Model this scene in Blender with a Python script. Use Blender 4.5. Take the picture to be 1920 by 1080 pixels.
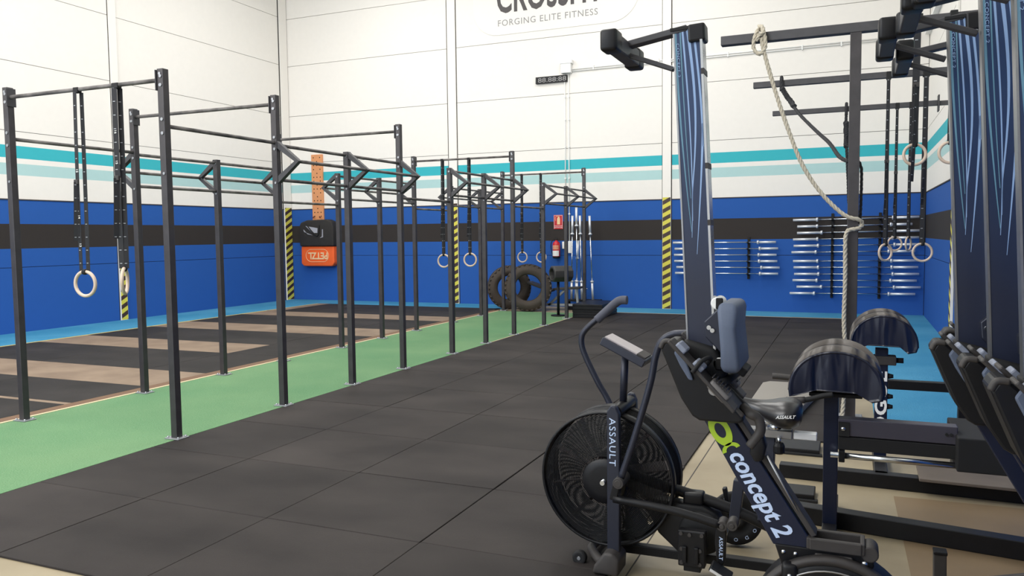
import bpy, bmesh, math, random
from mathutils import Vector, Matrix
random.seed(7)
PI = math.pi
for o in list(bpy.data.objects): bpy.data.objects.remove(o)
COL = bpy.context.scene.collection
SC = bpy.context.scene

# ------------------------------------------------------------------ camera
cam_d = bpy.data.cameras.new('camera'); cam = bpy.data.objects.new('camera', cam_d); COL.objects.link(cam)
R_ = Vector((0.92063128, 0.39027325, -0.01117292)); D_ = Vector((0.01564002, -0.06545743, -0.99773279)); F_ = Vector((-0.39011977, 0.91836927, -0.06636604))
cam.matrix_world = Matrix(((R_.x, -D_.x, -F_.x, 0), (R_.y, -D_.y, -F_.y, 0), (R_.z, -D_.z, -F_.z, 1.65), (0, 0, 0, 1)))
cam_d.sensor_width = 36; cam_d.lens = 1503.25 / 1920 * 36; cam_d.clip_start = .05; cam_d.clip_end = 200
SC.camera = cam
# ------------------------------------------------------------------ light
SC.view_settings.view_transform = 'Standard'; SC.view_settings.look = 'None'; SC.view_settings.gamma = 1
SC.view_settings.exposure = -0.35
w = bpy.data.worlds.new('world'); SC.world = w; w.use_nodes = True
w.node_tree.nodes['Background'].inputs[0].default_value = (.80, .90, 1.0, 1); w.node_tree.nodes['Background'].inputs[1].default_value = 1.6
def area(name, loc, sx, sy, power, col, rot=(0, 0, 0)):
    l = bpy.data.lights.new(name, 'AREA'); l.shape = 'RECTANGLE'; l.size = sx; l.size_y = sy; l.energy = power; l.color = col
    o = bpy.data.objects.new(name, l); o.location = loc; o.rotation_euler = rot; COL.objects.link(o); return o
CEIL = 8.6
for i, y in enumerate((3.0, 8.0, 13.2)):
    area('skylight_lamp', (-9.6, y, CEIL - .06), 2.2, 3.4, 270, (1, .985, .95))
    area('skylight_lamp', (-3.8, y, CEIL - .06), 2.2, 3.4, 270, (1, .985, .95))
area('added_wall_fill', (-8.0, -3.3, 6.7), 9, 3.0, 960, (1, .98, .95), (PI / 2 * .98, 0, 0))  # unseen fill lamp, added to brighten the walls against the floor
area('doorway_daylight', (-7.0, -3.3, 2.6), 9, 4.6, 260, (.80, .89, 1.0), (PI / 2, 0, 0))

# ------------------------------------------------------------------ materials
def lin(c):
    c = c / 255.0
    return c / 12.92 if c <= .04045 else ((c + .055) / 1.055) ** 2.4
def S(r, g, b): return (lin(r), lin(g), lin(b), 1)
MATS = {}
def newmat(name):
    m = bpy.data.materials.new(name); m.use_nodes = True; MATS[name] = m
    nt = m.node_tree; return m, nt, nt.nodes['Principled BSDF']
def mat(name, col, rough=.6, metal=0, noise=0, scale=8, col2=None, bump=0, bscale=80, spec=.5, emit=0):
    if name in MATS: return MATS[name]
    m, nt, b = newmat(name)
    b.inputs['Base Color'].default_value = col; b.inputs['Roughness'].default_value = rough
    b.inputs['Metallic'].default_value = metal; b.inputs['Specular IOR Level'].default_value = spec
    tc = nt.nodes.new('ShaderNodeTexCoord')
    if noise:
        n = nt.nodes.new('ShaderNodeTexNoise'); n.inputs['Scale'].default_value = scale; n.inputs['Detail'].default_value = 5
        nt.links.new(tc.outputs['Object'], n.inputs['Vector'])
        r = nt.nodes.new('ShaderNodeValToRGB'); r.color_ramp.elements[0].position = .5 - .25; r.color_ramp.elements[1].position = .75
        c2 = col2 or tuple(min(1, x * (1 + noise)) for x in col[:3]) + (1,)
        r.color_ramp.elements[0].color = col; r.color_ramp.elements[1].color = c2
        nt.links.new(n.outputs['Fac'], r.inputs['Fac']); nt.links.new(r.outputs['Color'], b.inputs['Base Color'])
    if bump:
        n2 = nt.nodes.new('ShaderNodeTexNoise'); n2.inputs['Scale'].default_value = bscale; n2.inputs['Detail'].default_value = 3
        nt.links.new(tc.outputs['Object'], n2.inputs['Vector'])
        bp = nt.nodes.new('ShaderNodeBump'); bp.inputs['Strength'].default_value = bump; bp.inputs['Distance'].default_value = .01
        nt.links.new(n2.outputs['Fac'], bp.inputs['Height']); nt.links.new(bp.outputs['Normal'], b.inputs['Normal'])
    if emit:
        b.inputs['Emission Color'].default_value = col; b.inputs['Emission Strength'].default_value = emit
    return m
def rubber(name, a, b_, dust):
    m, nt, b = newmat(name)
    tc = nt.nodes.new('ShaderNodeTexCoord'); gm = nt.nodes.new('ShaderNodeNewGeometry')
    def nz(s, d, st=None):
        n = nt.nodes.new('ShaderNodeTexNoise'); n.inputs['Scale'].default_value = s; n.inputs['Detail'].default_value = d
        if st:
            mp = nt.nodes.new('ShaderNodeMapping'); mp.inputs['Scale'].default_value = st
            nt.links.new(gm.outputs['Position'], mp.inputs['Vector']); nt.links.new(mp.outputs['Vector'], n.inputs['Vector'])
        else: nt.links.new(gm.outputs['Position'], n.inputs['Vector'])
        return n
    n1 = nz(1.1, 4, (1, 1.6, 1)); n2 = nz(260, 2); oi = nt.nodes.new('ShaderNodeObjectInfo')
    r = nt.nodes.new('ShaderNodeValToRGB'); r.color_ramp.elements[0].position = .33; r.color_ramp.elements[1].position = .72
    r.color_ramp.elements[0].color = a; r.color_ramp.elements[1].color = b_
    nt.links.new(n1.outputs['Fac'], r.inputs['Fac'])
    r2 = nt.nodes.new('ShaderNodeValToRGB'); r2.color_ramp.elements[0].position = .62; r2.color_ramp.elements[1].position = .78
    r2.color_ramp.elements[0].color = (0, 0, 0, 1); r2.color_ramp.elements[1].color = (dust, dust, dust, 1)
    nt.links.new(n2.outputs['Fac'], r2.inputs['Fac'])
    mx = nt.nodes.new('ShaderNodeMixRGB'); mx.blend_type = 'ADD'; mx.inputs[0].default_value = 1
    nt.links.new(r.outputs['Color'], mx.inputs[1]); nt.links.new(r2.outputs['Color'], mx.inputs[2])
    hv = nt.nodes.new('ShaderNodeHueSaturation'); mr = nt.nodes.new('ShaderNodeMapRange'); mr.inputs['To Min'].default_value = .88; mr.inputs['To Max'].default_value = 1.12
    nt.links.new(oi.outputs['Random'], mr.inputs['Value']); nt.links.new(mr.outputs['Result'], hv.inputs['Value'])
    nt.links.new(mx.outputs['Color'], hv.inputs['Color']); nt.links.new(hv.outputs['Color'], b.inputs['Base Color'])
    b.inputs['Roughness'].default_value = .72; b.inputs['Specular IOR Level'].default_value = .22
    bp = nt.nodes.new('ShaderNodeBump'); bp.inputs['Strength'].default_value = .25; bp.inputs['Distance'].default_value = .004
    nt.links.new(n2.outputs['Fac'], bp.inputs['Height']); nt.links.new(bp.outputs['Normal'], b.inputs['Normal'])
    return m
M_RUB = rubber('rubber_floor', S(37, 33, 32), S(55, 50, 48), .012)
M_RUBD = rubber('rubber_platform', S(36, 33, 31), S(52, 48, 46), .015)
M_CHARC = mat('charcoal_paint', S(58, 57, 60), .5, .1, .35, 14)
M_POST = mat('post_paint', S(54, 51, 53), .4, .2, .5, 10)
M_BAR = mat('chalky_bar', S(40, 38, 38), .6, .1, 1, 7, S(128, 123, 120))
M_BLACK = mat('black_plastic', S(17, 17, 20), .42, 0, .3, 20, spec=.3)
M_BLACKM = mat('matt_black', S(16, 16, 18), .75)
M_NAVY = mat('navy_enamel', S(16, 25, 50), .35, .1)
M_SLATE = mat('slate_metal', S(42, 45, 58), .4, .3)
M_DGREY = mat('dark_grey_plastic', S(56, 53, 52), .55, 0, .2, 25, spec=.35)
M_SEAT = mat('grey_seat_foam', S(82, 92, 112), .6, 0, .1, 10, bump=.1)
M_CHROME = mat('polished_steel', S(205, 208, 212), .22, 1)
M_BRUSH = mat('brushed_steel', S(150, 150, 152), .38, 1, .15, 30)
M_ALU = mat('aluminium', S(224, 226, 230), .35, .45)
M_GALV = mat('galvanised', S(150, 152, 156), .45, .7, .2, 40)
M_WHITE = mat('white_plastic', S(238, 238, 236), .5)
M_RING = mat('ring_wood', S(196, 176, 158), .5, 0, .15, 16)
M_ROPE = mat('manila_rope', S(176, 168, 152), .9, 0, .15, 60)
M_BROPE = mat('black_rope', S(38, 38, 42), .85, 0, .2, 50)
M_PLY = mat('plywood', S(112, 93, 76), .7, 0, 1, 2.2, S(144, 124, 104), .1, 40)
M_PLYE = mat('plywood_edge', S(112, 84, 62), .75)
M_BEIGE = mat('beige_trim', S(214, 196, 160), .7)
M_YEL = mat('yellow_tape', S(198, 178, 98), .6)
M_LEA = mat('navy_leather', S(22, 26, 44), .34, 0, .2, 6, bump=.25, bscale=9)
def wrinkle(m):
    nt = m.node_tree; b = nt.nodes['Principled BSDF']; tc = nt.nodes.new('ShaderNodeTexCoord'); mp = nt.nodes.new('ShaderNodeMapping'); mp.inputs['Scale'].default_value = (10, 6, 2.2); mp.inputs['Rotation'].default_value = (0, .25, 0)
    n = nt.nodes.new('ShaderNodeTexNoise'); n.inputs['Scale'].default_value = 1.0; n.inputs['Detail'].default_value = 1.5; n.inputs['Distortion'].default_value = .6
    nt.links.new(tc.outputs['Object'], mp.inputs['Vector']); nt.links.new(mp.outputs['Vector'], n.inputs['Vector'])
    bp = nt.nodes.new('ShaderNodeBump'); bp.inputs['Strength'].default_value = 1; bp.inputs['Distance'].default_value = .05
    nt.links.new(n.outputs['Fac'], bp.inputs['Height']); nt.links.new(bp.outputs['Normal'], b.inputs['Normal'])
wrinkle(M_LEA)
M_LEAT = mat('worn_grey_leather', S(68, 62, 58), .5, 0, .2, 8)
M_GREEN = mat('lime_print', S(160, 190, 40), .5)
M_PALE = mat('pale_blue_print', S(196, 214, 244), .5)
M_RED = mat('red_enamel', S(196, 28, 40), .35)
M_ORANGE = mat('orange_nylon', S(236, 96, 34), .65, 0, .12, 6, bump=.4, bscale=7)
M_TYRE = mat('tyre_rubber', S(62, 54, 48), .8, 0, .4, 7, bump=.3, bscale=40)
M_PEG = mat('peg_board_wood', S(214, 146, 98), .6, 0, .1, 8)
M_LOGO = mat('logo_grey', S(84, 80, 80), .7)
M_LOGO2 = mat('logo_light_grey', S(150, 148, 148), .7)
M_CREAM = mat('cream_print', S(240, 206, 158), .6)
M_SHELL = mat('ceiling_white', S(225, 225, 222), .9)
M_HOLE = mat('dark_hole', S(14, 13, 13), .9)

def turf(name, a, b_, c):
    m, nt, b = newmat(name)
    gm = nt.nodes.new('ShaderNodeNewGeometry')
    n1 = nt.nodes.new('ShaderNodeTexNoise'); n1.inputs['Scale'].default_value = .8; n1.inputs['Detail'].default_value = 4
    n2 = nt.nodes.new('ShaderNodeTexNoise'); n2.inputs['Scale'].default_value = 90; n2.inputs['Detail'].default_value = 3
    for n in (n1, n2): nt.links.new(gm.outputs['Position'], n.inputs['Vector'])
    r = nt.nodes.new('ShaderNodeValToRGB'); r.color_ramp.elements[0].position = .35; r.color_ramp.elements[1].position = .68
    r.color_ramp.elements[0].color = a; r.color_ramp.elements[1].color = b_
    nt.links.new(n1.outputs['Fac'], r.inputs['Fac'])
    mx = nt.nodes.new('ShaderNodeMixRGB'); mx.blend_type = 'MIX'; mx.inputs[2].default_value = c
    r2 = nt.nodes.new('ShaderNodeMapRange'); r2.inputs['From Min'].default_value = .45; r2.inputs['From Max'].default_value = .75; r2.inputs['To Max'].default_value = .55
    nt.links.new(n2.outputs['Fac'], r2.inputs['Value']); nt.links.new(r2.outputs['Result'], mx.inputs[0])
    nt.links.new(r.outputs['Color'], mx.inputs[1]); nt.links.new(mx.outputs['Color'], b.inputs['Base Color'])
    b.inputs['Roughness'].default_value = .95; b.inputs['Specular IOR Level'].default_value = .1
    bp = nt.nodes.new('ShaderNodeBump'); bp.inputs['Strength'].default_value = .6; bp.inputs['Distance'].default_value = .01
    nt.links.new(n2.outputs['Fac'], bp.inputs['Height']); nt.links.new(bp.outputs['Normal'], b.inputs['Normal'])
    return m
M_GTURF = turf('green_turf', S(92, 132, 96), S(108, 142, 104), S(130, 160, 126))
M_BTURF = turf('blue_turf', S(62, 134, 172), S(84, 152, 186), S(50, 118, 158))
def concrete():
    m, nt, b = newmat('concrete_floor')
    gm = nt.nodes.new('ShaderNodeNewGeometry')
    n1 = nt.nodes.new('ShaderNodeTexNoise'); n1.inputs['Scale'].default_value = 1.3; n1.inputs['Detail'].default_value = 8
    nt.links.new(gm.outputs['Position'], n1.inputs['Vector'])
    r = nt.nodes.new('ShaderNodeValToRGB'); r.color_ramp.elements[0].position = .3; r.color_ramp.elements[1].position = .7
    r.color_ramp.elements[0].color = S(134, 121, 97); r.color_ramp.elements[1].color = S(162, 149, 123)
    nt.links.new(n1.outputs['Fac'], r.inputs['Fac']); nt.links.new(r.outputs['Color'], b.inputs['Base Color'])
    b.inputs['Roughness'].default_value = .5
    return m
M_CONC = concrete()
# painted precast wall: bands of paint at fixed heights
def wallpaint():
    m, nt, b = newmat('painted_wall')
    gm = nt.nodes.new('ShaderNodeNewGeometry'); sp = nt.nodes.new('ShaderNodeSeparateXYZ'); nt.links.new(gm.outputs['Position'], sp.inputs[0])
    n1 = nt.nodes.new('ShaderNodeTexNoise'); n1.inputs['Scale'].default_value = 9; n1.inputs['Detail'].default_value = 6
    nt.links.new(gm.outputs['Position'], n1.inputs['Vector'])
    mr = nt.nodes.new('ShaderNodeMapRange'); mr.inputs['From Max'].default_value = 4; nt.links.new(sp.outputs['Z'], mr.inputs['Value'])
    r = nt.nodes.new('ShaderNodeValToRGB'); r.color_ramp.interpolation = 'CONSTANT'
    W = S(240, 236, 230); B = S(36, 88, 166)
    stops = [(0, B), (1.49, S(50, 45, 43)), (1.925, B), (2.365, W), (2.782, S(178, 212, 212)), (2.985, W), (3.09, S(60, 180, 192)), (3.305, W)]
    e = r.color_ramp.elements
    e[0].position = 0; e[0].color = B; e[1].position = stops[1][0] / 4; e[1].color = stops[1][1]
    for z, c in stops[2:]:
        x = e.new(z / 4); x.color = c
    nt.links.new(mr.outputs['Result'], r.inputs['Fac'])
    mx = nt.nodes.new('ShaderNodeMixRGB'); mx.blend_type = 'MULTIPLY'; mx.inputs[0].default_value = .05
    nt.links.new(r.outputs['Color'], mx.inputs[1]); nt.links.new(n1.outputs['Fac'], mx.inputs[2])
    nt.links.new(mx.outputs['Color'], b.inputs['Base Color'])
    b.inputs['Roughness'].default_value = .75; b.inputs['Specular IOR Level'].default_value = .3
    bp = nt.nodes.new('ShaderNodeBump'); bp.inputs['Strength'].default_value = .08; bp.inputs['Distance'].default_value = .01
    nt.links.new(n1.outputs['Fac'], bp.inputs['Height']); nt.links.new(bp.outputs['Normal'], b.inputs['Normal'])
    return m
M_WALL = wallpaint()
M_WWHITE = mat('white_wall', S(240, 236, 230), .8)
M_JOINT = mat('joint_dark', S(70, 66, 64), .9)
def strapmat():
    m, nt, b = newmat('numbered_strap')
    gm = nt.nodes.new('ShaderNodeNewGeometry'); sp = nt.nodes.new('ShaderNodeSeparateXYZ'); nt.links.new(gm.outputs['Position'], sp.inputs[0])
    mu = nt.nodes.new('ShaderNodeMath'); mu.operation = 'MULTIPLY'; mu.inputs[1].default_value = 9; nt.links.new(sp.outputs['Z'], mu.inputs[0])
    fr = nt.nodes.new('ShaderNodeMath'); fr.operation = 'FRACT'; nt.links.new(mu.outputs[0], fr.inputs[0])
    lt = nt.nodes.new('ShaderNodeMath'); lt.operation = 'LESS_THAN'; lt.inputs[1].default_value = .05; nt.links.new(fr.outputs[0], lt.inputs[0])
    uv = nt.nodes.new('ShaderNodeUVMap'); sp2 = nt.nodes.new('ShaderNodeSeparateXYZ'); nt.links.new(uv.outputs[0], sp2.inputs[0])
    l1 = nt.nodes.new('ShaderNodeMath'); l1.operation = 'LESS_THAN'; l1.inputs[1].default_value = .62; nt.links.new(sp2.outputs['X'], l1.inputs[0])
    g1 = nt.nodes.new('ShaderNodeMath'); g1.operation = 'GREATER_THAN'; g1.inputs[1].default_value = .2; nt.links.new(sp2.outputs['X'], g1.inputs[0])
    a = nt.nodes.new('ShaderNodeMath'); a.operation = 'MULTIPLY'; nt.links.new(l1.outputs[0], a.inputs[0]); nt.links.new(g1.outputs[0], a.inputs[1])
    a2 = nt.nodes.new('ShaderNodeMath'); a2.operation = 'MULTIPLY'; nt.links.new(a.outputs[0], a2.inputs[0]); nt.links.new(lt.outputs[0], a2.inputs[1])
    mx = nt.nodes.new('ShaderNodeMixRGB'); mx.inputs[1].default_value = S(34, 34, 38); mx.inputs[2].default_value = S(170, 172, 178)
    nt.links.new(a2.outputs[0], mx.inputs[0]); nt.links.new(mx.outputs['Color'], b.inputs['Base Color']); b.inputs['Roughness'].default_value = .8
    return m
M_STRAP = strapmat()
def railmat():
    m, nt, b = newmat('rail_enamel')
    gm = nt.nodes.new('ShaderNodeNewGeometry'); sp = nt.nodes.new('ShaderNodeSeparateXYZ'); nt.links.new(gm.outputs['Position'], sp.inputs[0])
    mr = nt.nodes.new('ShaderNodeMapRange'); mr.inputs['From Min'].default_value = 1.45; mr.inputs['From Max'].default_value = 2.1; nt.links.new(sp.outputs['Z'], mr.inputs['Value'])
    r = nt.nodes.new('ShaderNodeValToRGB'); r.color_ramp.elements[0].color = S(34, 39, 58); r.color_ramp.elements[1].color = S(32, 54, 92)
    nt.links.new(mr.outputs['Result'], r.inputs['Fac']); nt.links.new(r.outputs['Color'], b.inputs['Base Color']); b.inputs['Roughness'].default_value = .38
    return m
M_RAIL = railmat()
M_RSTR = mat('rail_stripe', S(140, 168, 208), .4)
M_RSTR2 = mat('rail_stripe_teal', S(96, 138, 160), .4)

# ------------------------------------------------------------------ mesh builder
class MB:
    def __init__(s): s.v = []; s.f = []; s.sm = []; s.uv = {}
    def add(s, vs, fs, smooth=False):
        n = len(s.v); s.v += [tuple(v) for v in vs]
        for f in fs: s.f.append(tuple(i + n for i in f)); s.sm.append(smooth)
        return s
    def box(s, x0, x1, y0, y1, z0, z1):
        v = [(x, y, z) for z in (z0, z1) for y in (y0, y1) for x in (x0, x1)]
        return s.add(v, [(0, 2, 3, 1), (4, 5, 7, 6), (0, 1, 5, 4), (2, 6, 7, 3), (0, 4, 6, 2), (1, 3, 7, 5)])
    def beam(s, p0, p1, w, h=None, up=(0, 0, 1)):
        h = h or w; p0 = Vector(p0); p1 = Vector(p1); d = (p1 - p0).normalized(); up = Vector(up)
        if abs(d.dot(up)) > .98: up = Vector((0, 1, 0))
        a = d.cross(up).normalized(); b = a.cross(d).normalized()
        v = []
        for p in (p0, p1):
            for i, j in ((-1, -1), (1, -1), (1, 1), (-1, 1)): v.append(p + a * i * w / 2 + b * j * h / 2)
        return s.add(v, [(0, 1, 2, 3), (7, 6, 5, 4), (0, 4, 5, 1), (1, 5, 6, 2), (2, 6, 7, 3), (3, 7, 4, 0)])
    def cyl(s, p0, p1, r0, r1=None, n=16, caps=True):
        r1 = r0 if r1 is None else r1; p0 = Vector(p0); p1 = Vector(p1); d = (p1 - p0).normalized()
        a = d.orthogonal().normalized(); b = d.cross(a)
        v = []
        for p, r in ((p0, r0), (p1, r1)):
            for i in range(n):
                t = 2 * PI * i / n; v.append(p + a * math.cos(t) * r + b * math.sin(t) * r)
        s.add(v, [(i, (i + 1) % n, n + (i + 1) % n, n + i) for i in range(n)], True)
        if caps: s.add(v, [tuple(range(n - 1, -1, -1)), tuple(range(n, 2 * n))])
        return s
    def tube(s, pts, r, n=10, sub=6, smooth=True, rr=None):
        P = [Vector(p) for p in pts]
        if sub > 1 and len(P) > 2:
            Q = []; RR = []
            for i in range(len(P) - 1):
                a = P[max(i - 1, 0)]; b = P[i]; c = P[i + 1]; d = P[min(i + 2, len(P) - 1)]
                for k in range(sub):
                    t = k / sub
                    Q.append(.5 * ((2 * b) + (c - a) * t + (2 * a - 5 * b + 4 * c - d) * t * t + (3 * b - a - 3 * c + d) * t ** 3))
                    if rr: RR.append(rr[i] * (1 - t) + rr[i + 1] * t)
            Q.append(P[-1]); P = Q
            if rr: RR.append(rr[-1]); rr = RR
        v = []; a = None
        for i, p in enumerate(P):
            d = (P[min(i + 1, len(P) - 1)] - P[max(i - 1, 0)]).normalized()
            if a is None: a = d.orthogonal().normalized()
            else: a = (a - d * a.dot(d)).normalized()
            b = d.cross(a); q = rr[i] if rr else r
            for k in range(n):
                t = 2 * PI * k / n; v.append(p + a * math.cos(t) * q + b * math.sin(t) * q)
        m = len(P)
        s.add(v, [(i * n + k, i * n + (k + 1) % n, (i + 1) * n + (k + 1) % n, (i + 1) * n + k) for i in range(m - 1) for k in range(n)], smooth)
        s.add(v, [tuple(range(n - 1, -1, -1)), tuple(range((m - 1) * n, m * n))])
        return s
    def torus(s, c, R, r, axis=(0, 1, 0), n=40, k=10, sx=1):
        c = Vector(c); d = Vector(axis).normalized(); a = d.orthogonal().normalized(); b = d.cross(a); v = []
        for i in range(n):
            t = 2 * PI * i / n; e = a * math.cos(t) + b * math.sin(t)
            for j in range(k):
                u = 2 * PI * j / k; v.append(c + e * (R + r * math.cos(u)) + d * r * sx * math.sin(u))
        return s.add(v, [(i * k + j, i * k + (j + 1) % k, ((i + 1) % n) * k + (j + 1) % k, ((i + 1) % n) * k + j) for i in range(n) for j in range(k)], True)
    def lathe(s, c, axis, prof, n=32, smooth=True):   # prof: (radius, distance along axis)
        c = Vector(c); d = Vector(axis).normalized(); a = d.orthogonal().normalized(); b = d.cross(a); v = []; m = len(prof)
        for r, h in prof:
            for i in range(n):
                t = 2 * PI * i / n; v.append(c + d * h + (a * math.cos(t) + b * math.sin(t)) * r)
        s.add(v, [(j * n + i, j * n + (i + 1) % n, (j + 1) * n + (i + 1) % n, (j + 1) * n + i) for j in range(m - 1) for i in range(n)], smooth)
        return s
    def prism(s, poly, y0, y1, plane='xz'):
        n = len(poly); v = []
        for y in (y0, y1):
            for p, q in poly: v.append((p, y, q) if plane == 'xz' else ((y, p, q) if plane == 'yz' else (p, q, y)))
        return s.add(v, [tuple(range(n)), tuple(range(2 * n - 1, n - 1, -1))] + [(i, i + n, (i + 1) % n + n, (i + 1) % n) for i in range(n)])
LOC = {}
def obj(name, mb, m, parent=None, bev=0, seg=2, sub=0, fix=True):
    me = bpy.data.meshes.new(name); off = LOC.get(parent.name, Vector()) if parent else Vector()
    me.from_pydata([tuple(Vector(v) - off) for v in mb.v], [], mb.f)
    for p, sm in zip(me.polygons, mb.sm): p.use_smooth = sm
    if fix:
        bm = bmesh.new(); bm.from_mesh(me); bmesh.ops.remove_doubles(bm, verts=bm.verts, dist=1e-5); bmesh.ops.recalc_face_normals(bm, faces=bm.faces); bm.to_mesh(me); bm.free()
    me.materials.append(m)
    o = bpy.data.objects.new(name, me); COL.objects.link(o)
    if parent: o.parent = parent; LOC[o.name] = off
    if bev:
        b = o.modifiers.new('b', 'BEVEL'); b.width = bev; b.segments = seg; b.limit_method = 'ANGLE'; b.angle_limit = math.radians(35)
        me.shade_smooth() if seg > 2 else None
    if sub:
        b = o.modifiers.new('s', 'SUBSURF'); b.levels = sub; b.render_levels = sub; me.shade_smooth()
    return o
def thing(name, loc, label, cat, group=None):
    o = bpy.data.objects.new(name, None); o.empty_display_size = .1; o.location = loc; COL.objects.link(o); LOC[o.name] = Vector(loc)
    o['label'] = label; o['category'] = cat
    if group: o['group'] = group
    return o
def tag(o, label, cat, group=None):
    o['label'] = label; o['category'] = cat
    if group: o['group'] = group
    return o
def struct(o): o['kind'] = 'structure'; return o
def stuff(o): o['kind'] = 'stuff'; return o
SKIP = ('lettering', 'logo_oval', 'logo_crescent')
def copytree(root, loc, label=None):
    r = root.copy(); COL.objects.link(r); r.location = loc
    if label: r['label'] = label
    for ch in list(root.children):
        c = ch.copy(); COL.objects.link(c); c.parent = r
        for g in ch.children:
            if g.name.split('.')[0] in SKIP: continue
            d = g.copy(); COL.objects.link(d); d.parent = c
    return r
def text(body, size, m, parent, mtx, name='lettering', ext=.001, bold=0, shear=0, sx=1, sp=1, align='LEFT'):
    cu = bpy.data.curves.new('t', 'FONT'); cu.body = body; cu.size = size; cu.extrude = ext; cu.offset = bold; cu.shear = shear; cu.space_character = sp; cu.align_x = align; cu.resolution_u = 3
    to = bpy.data.objects.new('t', cu); COL.objects.link(to); bpy.context.view_layer.update()
    me = bpy.data.meshes.new_from_object(to.evaluated_get(bpy.context.evaluated_depsgraph_get()))
    bpy.data.objects.remove(to); me.name = name
    off = LOC.get(parent.name, Vector()) if parent else Vector()
    me.transform(Matrix.Translation(-off) @ mtx @ Matrix.Diagonal((sx, 1, 1, 1)))
    me.materials.clear(); me.materials.append(m)
    o = bpy.data.objects.new(name, me); COL.objects.link(o)
    if parent: o.parent = parent; LOC[o.name] = off
    return o
def fr(o, right, up):   # text frame: origin, right and up directions
    r = Vector(right).normalized(); u = Vector(up).normalized(); n = r.cross(u)
    return Matrix(((r.x, u.x, n.x, o[0]), (r.y, u.y, n.y, o[1]), (r.z, u.z, n.z, o[2]), (0, 0, 0, 1)))

# ------------------------------------------------------------------ room shell
XL, XR, YB, YF = -13.6, 1.28, 17.22, -3.5
floor = struct(obj('floor', MB().box(XL - .2, XR + .2, YF, YB + .2, -.2, 0), M_CONC))
struct(obj('ceiling', MB().box(XL - .2, XR + .2, YF, YB + .2, CEIL, CEIL + .2), M_SHELL))
G_ = .008
rows = [0, 1.168, 2.374, 3.567, 4.778, 6.06, 7.26, CEIL]
def paneled(wall, bays, mk):
    for a, b in bays:
        for z0, z1 in zip(rows[:-1], rows[1:]):
            obj('panel', mk(a + G_, b - G_, z0 + (G_ * .6 if z0 else 0), z1 - G_ * .6), M_WALL, wall)
wb = struct(obj('wall_back', MB().box(XL - .2, XR + .2, YB + .02, YB + .2, 0, CEIL), M_JOINT))
paneled(wb, [(XL, -8.93), (-8.68, -3.78), (-3.58, XR)], lambda a, b, c, d: MB().box(a, b, YB, YB + .03, c, d))
wl = struct(obj('wall_left', MB().box(XL - .2, XL - .02, YF, YB, 0, CEIL), M_JOINT))
paneled(wl, [(YF, 1.6), (1.8, 6.7), (6.9, 11.75), (11.93, 16.9)], lambda a, b, c, d: MB().box(XL - .03, XL, a, b, c, d))
wr = struct(obj('wall_right', MB().box(XR + .02, XR + .2, YF, YB, 0, CEIL), M_JOINT))
paneled(wr, [(YF, 2.4), (2.6, 7.5), (7.7, 12.4), (12.6, YB)], lambda a, b, c, d: MB().box(XR, XR + .03, a, b, c, d))
wf = struct(obj('wall_front', MB().box(XL, -12, YF - .2, YF, 0, CEIL).box(-2, XR, YF - .2, YF, 0, CEIL).box(-12, -2, YF - .2, YF, 8.25, CEIL), M_WWHITE))  # upper part of the opening added to go with the wall fill lamp
struct(obj('trim_10', MB().box(-12, -2, YF - .15, YF, 4.98, 5.15), M_WWHITE))
# pilasters with hazard tape
def hazmat():
    m, nt, b = newmat('hazard_tape')
    gm = nt.nodes.new('ShaderNodeNewGeometry'); sp = nt.nodes.new('ShaderNodeSeparateXYZ'); nt.links.new(gm.outputs['Position'], sp.inputs[0])
    a = nt.nodes.new('ShaderNodeMath'); a.operation = 'ADD'; nt.links.new(sp.outputs['X'], a.inputs[0]); nt.links.new(sp.outputs['Y'], a.inputs[1])
    k = nt.nodes.new('ShaderNodeMath'); k.operation = 'MULTIPLY_ADD'; k.inputs[1].default_value = -.52; nt.links.new(a.outputs[0], k.inputs[0]); nt.links.new(sp.outputs['Z'], k.inputs[2])
    s = nt.nodes.new('ShaderNodeMath'); s.operation = 'MULTIPLY'; s.inputs[1].default_value = 5.6; nt.links.new(k.outputs[0], s.inputs[0])
    f = nt.nodes.new('ShaderNodeMath'); f.operation = 'FRACT'; nt.links.new(s.outputs[0], f.inputs[0])
    l = nt.nodes.new('ShaderNodeMath'); l.operation = 'LESS_THAN'; l.inputs[1].default_value = .5; nt.links.new(f.outputs[0], l.inputs[0])
    mx = nt.nodes.new('ShaderNodeMixRGB'); mx.inputs[1].default_value = S(62, 44, 38); mx.inputs[2].default_value = S(218, 208, 78)
    nt.links.new(l.outputs[0], mx.inputs[0]); nt.links.new(mx.outputs['Color'], b.inputs['Base Color']); b.inputs['Roughness'].default_value = .55
    return m
M_HAZ = hazmat()
def pilaster(n, kind, a, b):
    if kind == 'back': f = lambda e, z0, z1, p=0: MB().box(a + e, b - e, YB - .035 - p, YB, z0, z1)
    elif kind == 'left': f = lambda e, z0, z1, p=0: MB().box(XL, XL + .035 + p, a + e, b - e, z0, z1)
    else: f = lambda e, z0, z1, p=0: MB().box(XR - .035 - p, XR, a + e, b - e, z0, z1)
    o = struct(obj('trim_%d' % n, f(0, 0, CEIL), M_WWHITE)); obj('hazard_tape', f(.005, .02, 2.41, .003), M_HAZ, o)
pilaster(1, 'back', -8.9, -8.69); pilaster(2, 'back', -3.77, -3.59)
pilaster(3, 'left', 11.76, 11.92); pilaster(4, 'left', 16.93, 17.2); pilaster(5, 'right', 12.42, 12.58)
pilaster(6, 'left', 6.7, 6.88)
struct(obj('trim_7', MB().box(XL + .03, XR, YB - .012, YB, 2.36, 2.378), M_JOINT)); struct(obj('trim_8', MB().box(XL, XL + .012, YF, YB, 2.36, 2.378), M_JOINT)); struct(obj('trim_9', MB().box(XR - .012, XR, YF, YB, 2.36, 2.378), M_JOINT))
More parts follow.
